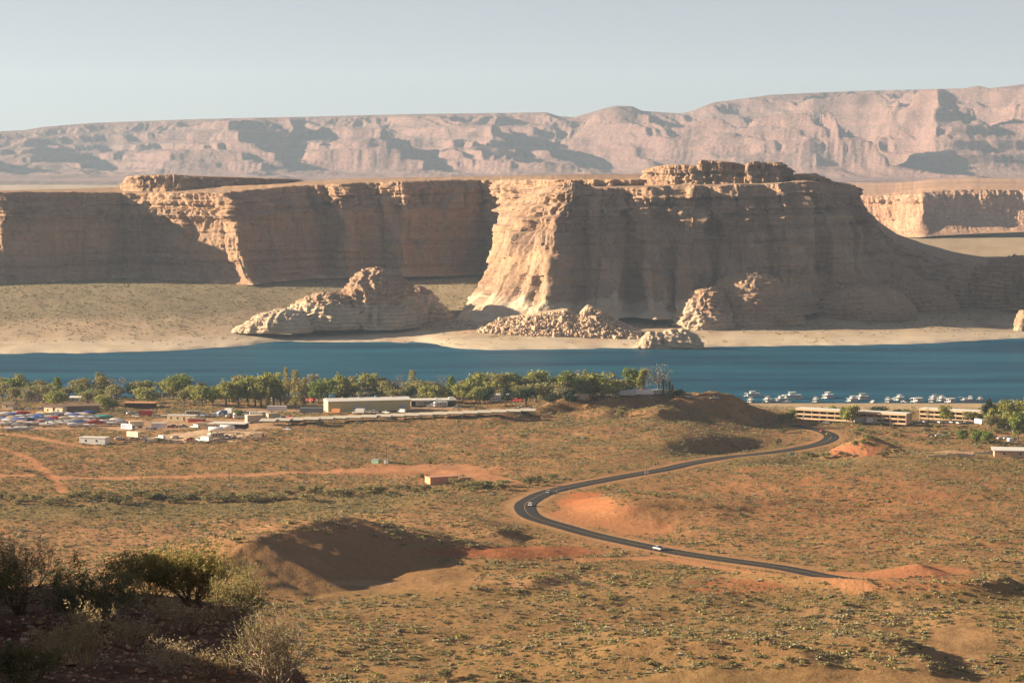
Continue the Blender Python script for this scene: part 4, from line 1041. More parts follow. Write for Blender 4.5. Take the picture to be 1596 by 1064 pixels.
def mk_rv(col, L=9.):
    e = empty("motorhome"); h = L / 2
    MB().prism([(-h, .6), (h - .3, .6), (h, 1.3), (h - .15, 2.5), (h - .5, 3.3), (-h, 3.35)], -1.2, 1.2).build("body", PAINT[col], e)
    MB().prism([(h + .006, 1.5), (h - .13, 2.45), (h - .25, 2.45), (h - .25, 1.5)], -1.05, 1.05).build("windshield", GLASS, e)
    for i in range(4):
        x = -h + 1.0 + i * (L - 2.4) / 4
        MB().box(x, x + 1.1, -1.212, -1.2, 1.8, 2.5).build("window", GLASS, e)
        MB().box(x, x + 1.1, 1.2, 1.212, 1.8, 2.5).build("window", GLASS, e)
    MB().box(-h + .2, h - .8, -1.208, 1.208, 1.25, 1.42).build("stripe", BROWNP, e)
    MB().box(-1, 0, -.4, .4, 3.35, 3.6).build("roof_vent", GREY, e)
    wheels(e, (-h + 2, h - 1.6), 1.2, .42); return e
def mk_trailer(col, L=12.):
    e = empty("box_trailer"); h = L / 2
    MB().box(-h, h, -1.25, 1.25, 1.1, 3.9).build("box", PAINT[col], e)
    b = MB()
    for i in range(int(L / 1.2)): b.box(-h + .4 + i * 1.2, -h + .46 + i * 1.2, -1.27, 1.27, 1.12, 3.88)
    b.build("ribs", PAINT[col], e)
    MB().box(-h, h, -1.0, 1.0, .95, 1.1).build("chassis", STEEL, e)
    MB().box(h - 2.6, h - 2.4, -.8, .8, .0, .95).build("landing_leg", STEEL, e)
    wheels(e, (-h + 1.2, -h + 2.4), 1.15, .5); return e
def mk_truck(col):
    e = empty("box_truck")
    MB().box(-3.6, 1.4, -1.15, 1.15, .9, 3.2).build("box", PAINT[col], e)
    MB().prism([(1.5, .5), (3.6, .5), (3.65, 1.3), (3.1, 1.5), (2.7, 2.4), (1.5, 2.45)], -1.05, 1.05).build("cab", PAINT[col], e)
    MB().prism([(3.08, 1.52), (2.72, 2.34), (1.9, 2.34), (1.9, 1.52)], -1.062, 1.062).build("window", GLASS, e)
    MB().box(-3.5, 1.5, -.5, .5, .6, .9).build("chassis", STEEL, e)
    wheels(e, (-2.3, 2.6), 1.05, .45); return e
def loft(secs):
    n = len(secs[0]); V = [p for q in secs for p in q]
    Fc = [(i * n + j, i * n + j + 1, (i + 1) * n + j + 1, (i + 1) * n + j) for i in range(len(secs) - 1) for j in range(n - 1)]
    Fc += [tuple(range(n - 1, -1, -1)), tuple((len(secs) - 1) * n + j for j in range(n))]
    return V, Fc
def hull_secs(L, B, D, z0):
    S = []
    for t in np.linspace(0, 1, 9):
        x = -L / 2 + L * t; w = B / 2 * (1 if t < .45 else max(.02, 1 - ((t - .45) / .55) ** 2.1)); sh = z0 + D + .35 * max(0, t - .4) ** 1.5
        k = z0 + .55 * D * max(0, (t - .6) / .4) ** 2
        S.append([(x, -w, sh), (x, -w * .86, z0 + D * .35 + (k - z0)), (x, 0, k), (x, w * .86, z0 + D * .35 + (k - z0)), (x, w, sh)])
    return S
def mk_boat(hull, cover):
    """trailered runabout: hull, cover or open cockpit, trailer"""
    e = empty("trailer_boat"); L = 6.4
    V, Fc = loft(hull_secs(L, 2.3, .95, .65)); MB().add(V, Fc).build("hull", PAINT[hull], e)
    S = []
    for t in np.linspace(.01, .97, 8):
        x = -L / 2 + L * t; w = 1.17 * (1 if t < .45 else max(.03, 1 - ((t - .45) / .55) ** 2.1)); sh = 1.6 + .35 * max(0, t - .4) ** 1.5; hp = .75 * math.sin(math.pi * min(1, t * .9 + .15)) if cover else .12
        S.append([(x, -w, sh), (x, -w * .7, sh + hp * .7), (x, 0, sh + hp), (x, w * .7, sh + hp * .7), (x, w, sh)])
    V, Fc = loft(S); MB().add(V, Fc).build("boat_cover" if cover else "deck", PAINT[cover] if cover else WHITE, e)
    if not cover:
        MB().prism([(.5, 1.7), (.05, 2.25), (-.05, 2.25), (.2, 1.7)], -.8, .8).build("windshield", GLASS, e)
        MB().box(-3.5, -3.2, -.25, .25, .9, 1.9).build("outboard", BLACKP, e)
    MB().box(-3.1, 3.6, -.6, -.5, .42, .52).box(-3.1, 3.6, .5, .6, .42, .52).box(3.5, 4.7, -.06, .06, .42, .52).build("trailer_frame", STEEL, e)
    wheels(e, (-1.2,), 1.05, .34); return e
def mk_houseboat(var):
    e = empty("houseboat"); L = (15., 13., 17., 10.)[var]; B = 4.6; h = L / 2
    for s_ in (-1, 1): MB().add(*loft([[(x, s_ * 1.5 - w, .55), (x, s_ * 1.5 - w, -.3), (x, s_ * 1.5 + w, -.3), (x, s_ * 1.5 + w, .55)] for x, w in ((-h, .6), (h - 1.5, .6), (h, .15))])).build("pontoon", SILVER, e)
    MB().box(-h, h - .3, -B / 2, B / 2, .56, .8).build("deck", WHITE, e)
    c0, c1 = -h + 1.6, h - 3.0
    cab = MB().box(c0, c1, -B / 2 + .35, B / 2 - .35, .8, 3.05).build("cabin", WHITE, e)
    n = int((c1 - c0) / 1.7)
    for i in range(n):
        x = c0 + .4 + i * 1.7
        for s_ in (-1, 1):
            y = s_ * (B / 2 - .35); MB().box(x, x + 1.15, min(y, y + s_ * .02), max(y, y + s_ * .02), 1.6, 2.5).build("window", GLASS, cab)
    MB().box(c1, c1 + .02, -1.6, -.4, .85, 2.8).box(c1, c1 + .02, .2, 1.6, 1.4, 2.6).build("door", GLASS, cab)
    MB().box(c0 + .2, c1 - .2, -B / 2 + .33, -B / 2 + .342, .95, 1.35).box(c0 + .2, c1 - .2, B / 2 - .342, B / 2 - .33, .95, 1.35).build("stripe", (NAVY, BROWNP, LBLUE, RED)[var], cab)
    MB().box(c0 - 1.2, c1 + 2.2, -B / 2, B / 2, 3.05, 3.2).build("upper_deck", WHITE, e)
    rl = MB()
    for x in np.arange(c0 - 1.1, c1 + 2.2, 1.3):
        for y in (-B / 2 + .06, B / 2 - .06): rl.tube([(x, y, 3.2), (x, y, 4.1)], [.03, .03], 4)
    for y in (-B / 2 + .06, B / 2 - .06): rl.tube([(c0 - 1.1, y, 4.1), (c1 + 2.1, y, 4.1)], [.035, .035], 4).tube([(c0 - 1.1, y, 3.65), (c1 + 2.1, y, 3.65)], [.025, .025], 4)
    rl.build("railing", STEEL, e)
    if var != 3:
        fb = MB().box(-.5, 2.4, -1.5, 1.5, 3.2, 4.2).build("helm", WHITE, e)
        MB().box(-3.2, 2.6, -1.9, 1.9, 5.35, 5.47).build("canopy", (WHITE, TANC, WHITE, WHITE)[var], e)
        MB().tube([(-3, -1.7, 3.2), (-3, -1.7, 5.4)], [.05, .05], 4).tube([(-3, 1.7, 3.2), (-3, 1.7, 5.4)], [.05, .05], 4).tube([(2.4, -1.7, 3.2), (2.4, -1.7, 5.4)], [.05, .05], 4).tube([(2.4, 1.7, 3.2), (2.4, 1.7, 5.4)], [.05, .05], 4).build("canopy_frame", STEEL, e)
    MB().add(*loft([[(-h - .9, y, z) for y, z in ((-.7, .5), (.7, .5), (.7, 1.0), (-.7, 1.0))], [(-h + 1.2, y, z) for y, z in ((-.7, 1.5), (.7, 1.5), (.7, 2.6), (-.7, 2.6))]])).build("slide", WHITE if var != 1 else LBLUE, e)
    return e
MK = dict(car=mk_car, pickup=mk_pickup, van=mk_van, rv=mk_rv, trailer=mk_trailer, truck=mk_truck)
NAME = dict(car="parked_car", pickup="pickup_truck", van="van", rv="motorhome", trailer="box_trailer", truck="box_truck")
CATS = dict(car="car", pickup="pickup truck", van="van", rv="motorhome", trailer="trailer", truck="truck")
def put(kind, col, loc, rz, label, group=None, sc=1., args=()):
    e = KIT.get((kind, col) + tuple(args), lambda: MK[kind](col, *args))
    e.location = loc; e.rotation_euler = (0, 0, rz); e.scale = (sc,) * 3
    e['label'] = label; e['category'] = CATS[kind]
    if 'group' in e: del e['group']
    if group: e['group'] = group
    return e

# ------------------------------------------------------------------ boats in the dry-storage yard
BY = [(3,648,'white',0),(11,648,'white',0),(18,651,'white','blue'),(25,647,'white',0),(33,648,'red','red'),(31,652,'white',0),(45,652,'white','white'),(53,654,'white',0),(60,652,'navy','blue'),(72,650,'white','yellow'),(84,649,'white','white'),(94,648,'white',0),(107,650,'white','white'),(116,652,'white','blue'),(137,648,'navy','blue'),
      (5,657,'white','blue'),(17,657,'white','tan'),(27,659,'white','blue'),(40,658,'navy','navy'),(57,657,'white','blue'),(73,658,'white','blue'),(84,656,'red','red'),(100,657,'white','tan'),(112,656,'white','white'),(127,655,'white','white'),(142,654,'white',0),(152,654,'white','teal'),(163,654,'teal','teal'),
      (4,664,'white',0),(15,663,'red',0),(32,662,'white','tan'),(47,663,'white',0),(60,662,'white','red'),(78,664,'white','white'),(95,663,'white',0),(106,662,'white','grey'),(123,663,'white','blue'),(147,663,'red','red'),(160,661,'white','white'),(173,663,'white',0),(188,663,'white','grey'),(205,664,'navy','navy'),
      (14,672,'white',0),(26,672,'white','white'),(38,671,'white',0)]
BY += [(8,650,'white','white'),(64,649,'white','tan'),(76,653,'white',0),(122,649,'white','grey'),(130,651,'white','tan'),(10,660,'white','white'),(35,655,'white',0),(66,660,'white','grey'),(91,660,'white',0),(118,660,'white','tan'),(136,659,'white',0),(24,666,'white','grey'),(70,666,'white',0),(112,666,'white','white'),(136,666,'white',0),(180,660,'white','white')]
rowname = lambda py: "back row" if py <= 653 else ("middle row" if py <= 660 else ("front row" if py < 668 else "near corner"))
cnt = {}
for i, (px, py, hc, cc) in enumerate(sorted(BY)):
    x, y, z = gp(px, py)
    e = KIT.get(('boat', hc, cc), lambda: mk_boat(hc, cc)); e.location = (x, y, z); e.rotation_euler = (0, 0, math.radians(-12 + (i * 37 % 24))); s_ = 1.3 + .14 * ((i * 13) % 5) / 2; e.scale = (s_,) * 3
    dsc = ("%s boat under a %s cover" % (hc, cc)) if cc else ("open %s runabout" % hc)
    key = (dsc, rowname(py)); cnt[key] = cnt.get(key, 0) + 1
    tot = sum(1 for q in BY if (q[2], q[3]) == (hc, cc) and rowname(q[1]) == key[1])
    e['label'] = "%s on trailer, storage yard %s%s" % (dsc, key[1], "" if tot == 1 else ", %s from the left" % ORD[cnt[key] - 1]); e['category'] = "boat"; e['group'] = "boats in the storage yard"

# ------------------------------------------------------------------ moored houseboats
HB = [(1174,618,2,.9),(1171,628,1,.8),(1198,627,1,.9),(1219,626,0,.9),(1236,622,2,1.15),(1273,627,1,.85),(1292,621,0,1.05),(1331,626,0,.9),(1346,623,1,1.0),(1386,628,1,.85),(1404,624,2,.9),(1432,627,3,1.2),(1459,623,1,.8),(1454,628,3,.9),(1470,625,2,.85),(1484,629,3,1.1),(1507,627,1,.7),(1515,626,0,.85),(1530,626,1,.75)]
for i, (px, py, v, s_) in enumerate(HB):
    Y = CAMZ * F / (py - HZ); x = float(at(px, py, Y)[0]); Y = max(Y, 2092.)
    e = KIT.get(('hb', v), lambda: mk_houseboat(v)); e.location = ((px - CX) / F * Y, Y, .02); e.rotation_euler = (0, 0, math.radians(195 + (i * 53) % 70)); e.scale = (s_ * .9,) * 3
    e['label'] = "white houseboat moored off the beach, %s from the left" % ORD[i]; e['category'] = "houseboat"; e['group'] = "houseboats moored off the beach"
def mk_skiff():
    e = empty("small_boat"); V, Fc = loft(hull_secs(6.5, 2.2, .9, -.2)); MB().add(V, Fc).build("hull", WHITE, e)
    MB().prism([(.9, .6), (.4, 1.4), (-1., 1.4), (-1., .6)], -.8, .8).build("cabin", WHITE, e); MB().prism([(.88, .75), (.5, 1.3), (.1, 1.3), (.1, .75)], -.812, .812).build("window", GLASS, e); return e
for i, (px, py, s_) in enumerate([(1229,629,1.1),(1363,628.5,1.2),(1411,628.5,1.),(1500,620,.6),(1160,627,.6),(1395,622,.5),(1424,622,.5),(1355,622.5,.5)]):
    Y = max(CAMZ * F / (py - HZ), 2092.); e = KIT.get('skiff', mk_skiff); e.location = ((px - CX) / F * Y, Y, 0); e.rotation_euler = (0, 0, i * 1.1); e.scale = (s_,) * 3
    e['label'] = "small white motorboat among the moored houseboats, around %s place from the shore bluff" % ORD[sorted([1229,1363,1411,1500,1160,1395,1424,1355]).index(px)]; e['label'] = "small white motorboat near the houseboats, %s small one from the left" % ORD[sorted([1229,1363,1411,1500,1160,1395,1424,1355]).index(px)]
    e['category'] = "boat"; e['group'] = "small boats off the beach"

# ------------------------------------------------------------------ buildings
def house(name, px, py, wpx, hpx, dep, rz, wall, roof, label, gable=True, door=None, nwin=3, cat="house", over=.5, pitch=.9):
    x, y, z = gp(px, py); k = y / F; L = wpx * k / max(.4, math.cos(rz)); H = hpx * k
    e = empty(name, (x, y, z - .15), rz)
    MB().box(-L / 2, L / 2, 0, dep, 0, H).build("wall", wall, e)
    if gable: MB().prism([(-L / 2 - over, 0), (L / 2 + over, 0), (L / 2 + over, .15), (-L / 2 - over, .15)], 0, 0.001) if False else None
    if gable:
        b = MB(); yo = over
        b.add([(-L / 2 - over, -yo, H - .05), (L / 2 + over, -yo, H - .05), (L / 2 + over, dep / 2, H + pitch), (-L / 2 - over, dep / 2, H + pitch), (L / 2 + over, dep + yo, H - .05), (-L / 2 - over, dep + yo, H - .05),
               (-L / 2 - over, -yo, H - .2), (L / 2 + over, -yo, H - .2), (L / 2 + over, dep + yo, H - .2), (-L / 2 - over, dep + yo, H - .2)],
              [(0, 1, 2, 3), (3, 2, 4, 5), (6, 7, 1, 0), (8, 9, 5, 4), (9, 8, 7, 6), (7, 8, 4, 2, 1), (9, 6, 0, 3, 5)])
        b.build("roof", roof, e)
    else: MB().box(-L / 2 - over, L / 2 + over, -over, dep + over, H, H + .35).build("roof", roof, e)
    for i in range(nwin):
        wx = -L / 2 + L * (i + .6) / (nwin + .4); w = MB().box(wx - .6, wx + .6, -.05, .02, H * .4, H * .78).build("window", WHITE, e)
        MB().box(wx - .5, wx + .5, -.062, -.05, H * .43, H * .75).build("pane", GLASS, w)
    if door: MB().box(door * L - .5, door * L + .5, -.04, .02, .05, H * .75).build("door", BROWNP, e)
    tag(e, label, cat); return e
house("house", 108, 642, 86, 10, 10, math.radians(10), BROWNP, ROOFB, "long low brown-roofed house behind the boat yard", nwin=6)
house("annex", 72, 644, 15, 9.5, 5, math.radians(-24), CREAM, ROOFB, "sunlit cream end wing on the long brown-roofed house, outermost", nwin=1, gable=False, over=.2)
house("annex", 88, 644, 14, 9, 5, math.radians(-24), CREAM, ROOFB, "sunlit cream wing in the middle of the brown-roofed house front", nwin=1, gable=False, over=.2)
house("house", 8, 638, 18, 9, 9, math.radians(-10), CREAM, ROOFB, "small cream house at the left edge of the town", nwin=1)
house("pavilion", 214, 637, 46, 9, 10, math.radians(-6), DARKIN, ROOFO, "open dark pavilion with bright orange flat roof", gable=False, nwin=0, over=1.0, cat="pavilion")  # solid dark box stands in for the shaded inside of the pavilion
house("house", 60, 626, 44, 7, 9, math.radians(-8), STUCCO, ROOFB, "low tan house behind the trees at the far left", nwin=3)
house("house", 118, 626, 26, 7, 9, math.radians(-8), GREY, ROOFW, "grey house with pale roof behind the long brown-roofed house", nwin=3)
house("house", 780, 622, 24, 7, 8, math.radians(-10), CREAM, ROOFW, "cream house with pale roof right of the flat-roofed shed", nwin=2, door=.1)
# storage warehouse
def warehouse():
    x, y, z = gp(510, 642); k = y / F; rz = math.radians(14)
    e = empty("warehouse", (x, y, z - .2), rz); L = 128 * k / math.cos(rz); H = 7.6; D = 17.
    # long front runs along local x
    MB().box(0, L, 0, D, 0, H).build("wall", YELLOW, e)
    b = MB()
    for i in range(int(L / 1.5)): b.box(i * 1.5 + .1, i * 1.5 + .18, -.05, 0, .1, H - .1)
    b.build("siding_ribs", YELLOW, e)
    MB().add([(-.4, -.5, H - .05), (L + .4, -.5, H - .05), (L + .4, D / 2, H + 1.5), (-.4, D / 2, H + 1.5), (L + .4, D + .5, H - .05), (-.4, D + .5, H - .05), (-.4, -.5, H - .3), (L + .4, -.5, H - .3), (L + .4, D + .5, H - .3), (-.4, D + .5, H - .3)],
             [(0, 1, 2, 3), (3, 2, 4, 5), (6, 7, 1, 0), (8, 9, 5, 4), (7, 8, 4, 2, 1), (9, 6, 0, 3, 5), (9, 8, 7, 6)]).build("roof", ROOFW, e)
    for dx, w, h_ in ((L * .30, 4.4, 5.), (L * .44, 3.6, 4.4), (L * .86, 4.4, 4.6)):
        d = MB().box(dx, dx + w, -.08, -.0, 0, h_).build("roller_door", SILVER, e)
        s2 = MB()
        for q in range(9): s2.box(dx, dx + w, -.1, -.08, .1 + q * h_ / 9, .14 + q * h_ / 9)
        s2.build("door_slats", STEEL, d)
    for q in range(4): MB().cyl((L * (.2 + .2 * q), D * .5, H + 1.8), (0, 0, 1), .5, .9, 10).build("roof_vent", STEEL, e)
    tag(e, "long yellow metal warehouse with pale roof and sunlit left end", "warehouse")
warehouse()
def flat_shed():
    x, y, z = gp(640, 634); k = y / F; e = empty("open_shed", (x, y, z - .1), math.radians(6)); L = 70 * k; H = 4.2; D = 12
    MB().box(0, L, D - .3, D, 0, H).box(0, .3, 0.3, D - .3, 0, H).box(L - .3, L, .3, D - .3, 0, H).build("wall", BROWNP, e)
    MB().box(-.5, L + .5, -1.2, D + .4, H, H + .9).build("roof", ROOFW, e)
    for i in range(7): MB().box(.1 + i * L / 6.2, .3 + i * L / 6.2, -.1, .1, 0, H).build("post", STEEL, e)
    MB().box(L * .55, L * .6, 4, 6, H + .9, H + 2).box(L * .85, L * .97, 4, 7, H + .9, H + 2.2).build("roof_unit", WHITE, e)
    tag(e, "long open-fronted shed with thick white flat roof beside the warehouse", "shed")
flat_shed()
# stepped row of shade canopies
def mk_canopy():
    e = empty("carport"); 
    MB().add([(-5.5, -4.6, 3.0), (5.5, -4.6, 3.0), (5.5, 4.6, 3.9), (-5.5, 4.6, 3.9), (-5.5, -4.6, 2.6), (5.5, -4.6, 2.6), (5.5, 4.6, 3.5), (-5.5, 4.6, 3.5)], [(0, 1, 2, 3), (7, 6, 5, 4), (4, 5, 1, 0), (5, 6, 2, 1), (6, 7, 3, 2), (7, 4, 0, 3)]).build("roof", plain("canopy_roof", (.50, .45, .36), .6, .3, .15), e)
    for sx in (-5.2, 5.2):
        for sy in (-4.2, 4.2): MB().box(sx - .12, sx + .12, sy - .12, sy + .12, -.2, 2.65 if sy < 0 else 3.5).build("post", STEEL, e)
    MB().box(-5.3, 5.3, -4.4, -4.2, 2.2, 2.6).build("beam", DARKIN, e); return e
for i in range(19):
    px = 416 + i * 22.6; py = 662 - i * .9
    x, y, z = gp(px, py); e = KIT.get('canopy', mk_canopy); e.location = (x, y, z); e.rotation_euler = (0, 0, math.radians(-7)); e.scale = (.95, .95, .95)
    e['label'] = "pale shade canopy in the stepped row before the warehouse, %s from the left" % ORD[i]; e['category'] = "carport"; e['group'] = "stepped row of shade canopies"
# two-storey hotel wings
def hotel(px, py, wpx, a, label, nb, hpx=19):
    x, y, z = gp(px, py); k = y / F; L = wpx * k / math.cos(a); e = empty("hotel_wing", (x, y, z - .2), -a); D = 11.; h = 3.1; H = 2 * h
    MB().box(0, L, 2.0, D, 0, H).build("wall", STUCCO, e)
    MB().box(-.3, L + .3, -.5, D + .3, H, H + 1.3).build("roof", ROOFW if False else STUCCO, e)
    MB().box(-.1, L + .1, .1, D, H + 1.3, H + 1.42).build("roof_gravel", ROOFW, e)
    MB().box(0, .35, 0, 2., 0, H).box(L - .35, L, 0, 2., 0, H).build("end_wall", STUCCO, e)
    for f_ in (0, 1):
        MB().box(.35, L - .35, 0, 2., f_ * h - .1, f_ * h + .2).build("balcony_slab", STUCCO, e)
        for i in range(nb):
            bx = .35 + (L - .7) * i / nb; bw = (L - .7) / nb
            if i: MB().box(bx - .18, bx + .18, .1, 2., f_ * h + .2, f_ * h + h - .1 if f_ == 0 else H).build("party_wall", STUCCO, e)
            w = MB().box(bx + .7, bx + bw - .7, 1.93, 2., f_ * h + .3, f_ * h + 2.4).build("window", BROWNP, e)
            MB().box(bx + .85, bx + bw - .85, 1.915, 1.93, f_ * h + .4, f_ * h + 2.3).build("pane", GLASS, w)
            MB().box(bx + .2, bx + bw - .2, .02, .12, f_ * h + .2, f_ * h + 1.15).build("balcony_rail", STUCCO, e)
    tag(e, label, "hotel")
hotel(1242, 652, 160, math.radians(29), "left two-storey tan hotel wing with recessed balconies above the beach", 14)
hotel(1436, 652, 112, math.radians(31), "right two-storey tan hotel wing with sunlit balconies above the beach", 11)
house("office", 1590, 660, 26, 6, 9, math.radians(-20), STUCCO, ROOFB, "small tan building among trees right of the hotel", nwin=2, cat="building")
house("shed", 1586, 674, 9, 8, 5, math.radians(-20), WHITE, ROOFW, "small white shed at the right edge below the trees", nwin=0, gable=False, over=.1, cat="shed")
# brick-red hut, small sheds
house("block_hut", 692, 754, 44, 11, 7, math.radians(24), BRICK, plain("hut_roof", (.42, .20, .12), .9), "small brick-red block hut with sunlit end on the dirt flat", gable=False, nwin=0, over=.12, cat="hut")
house("block_wall", 724, 750, 18, 6, 1.2, math.radians(24), BRICK, STUCCO, "low brick-red wall stub right of the block hut", gable=False, nwin=0, over=.05, cat="wall")
house("pump_shed", 583, 722, 11, 6, 3, math.radians(-20), GREENP, GREY, "small grey-green utility shed left of the power pole", gable=False, nwin=0, over=.08, cat="shed")
house("utility_box", 600, 722, 6, 5, 2, math.radians(-20), SILVER, GREY, "small metal box at the foot of the power pole", gable=False, nwin=0, over=.03, cat="utility box")
# right-edge building and ruin walls
house("white_roof_building", 1585, 713, 60, 11, 16, math.radians(-8), STUCCO, ROOFW, "low building with broad white roof at the right edge", gable=False, nwin=2, over=1.2, cat="building")
for px, py, w, h, lab in ((1462, 712, 28, 5, "low tan masonry wall farthest left of the ruin"), (1500, 711, 44, 6, "long tan masonry wall in the middle of the ruin"), (1536, 709, 30, 8, "tall tan masonry wall beside the white-roofed building")):
    x, y, z = gp(px, py); k = y / F; e = empty("masonry_wall", (x, y, z - .2), math.radians(-5)); L = w * k; H = h * k
    nb_, nh = 9, 4; PALE_ = plain('pale_masonry', (.64, .50, .35), .9, .1, .15); r_ = random.Random(int(px))
    for j in range(nh):
        off = .5 * (j % 2)
        for i in range(nb_):
            if j == nh - 1 and r_.random() < .45: continue
            bw = L / nb_; MB().box(-L / 2 + (i + off) * bw + .04, -L / 2 + (i + 1 + off) * bw - .04, -.4 + r_.uniform(-.06, .06), .4 + r_.uniform(-.06, .06), j * H / nh, (j + 1) * H / nh - .05).build("stone", PALE_, e)
    tag(e, lab, "wall")
# yard clutter on the left
house("boat_shed", 140, 692, 42, 10, 7, math.radians(-14), WHITE, ROOFW, "white boat shed with dark right end below the boat yard", gable=False, nwin=2, over=.2, cat="shed")
house("mobile_home", 280, 656, 46, 9, 5, math.radians(-12), CREAM, ROOFW, "long cream mobile home in the middle of the yard", gable=False, nwin=4, over=.1, cat="mobile home", door=.1)
house("tarp_shed", 302, 658, 24, 5, 6, math.radians(-12), RED, ROOFB, "low red-walled shed at the right end of the mobile home", gable=False, nwin=0, over=.4, cat="shed")
house("open_shed", 352, 668, 54, 8, 9, math.radians(-12), DARKIN, ROOFW, "dark open workshop with pale flat roof behind the white tanks", gable=False, nwin=0, over=.8, cat="shed")  # shaded open interior painted as one solid dark box
house("container", 396, 658, 24, 11, 5, math.radians(24), TANC, CREAM, "tan shipping container at the left end of the canopies", gable=False, nwin=0, over=.02, cat="container")
def mk_tank():
    e = empty("storage_tank"); S = []
    b = MB(); b.tube([(-4.6, 0, 1.9), (-4.35, 0, 1.9), (-3.9, 0, 1.9), (3.9, 0, 1.9), (4.35, 0, 1.9), (4.6, 0, 1.9)], [.3, .95, 1.25, 1.25, .95, .3], 18); b.build("tank", WHITE, e, True)
    for x in (-2.8, 2.8): MB().box(x - .2, x + .2, -1., 1., 0, 1.0).build("saddle", CONC, e)
    MB().cyl((0, 0, 3.3), (0, 0, 1), .2, .5, 8).build("valve", STEEL, e); return e
for px, py, lab in ((334, 674, "white horizontal storage tank, nearer of the two in the yard"), (352, 671, "white horizontal storage tank, farther of the two in the yard")):
    x, y, z = gp(px, py); e = KIT.get('tank', mk_tank); e.location = (x, y, z); e.rotation_euler = (0, 0, math.radians(-8)); e.scale = (1, 1.15, 1.15); tag(e, lab, "tank")
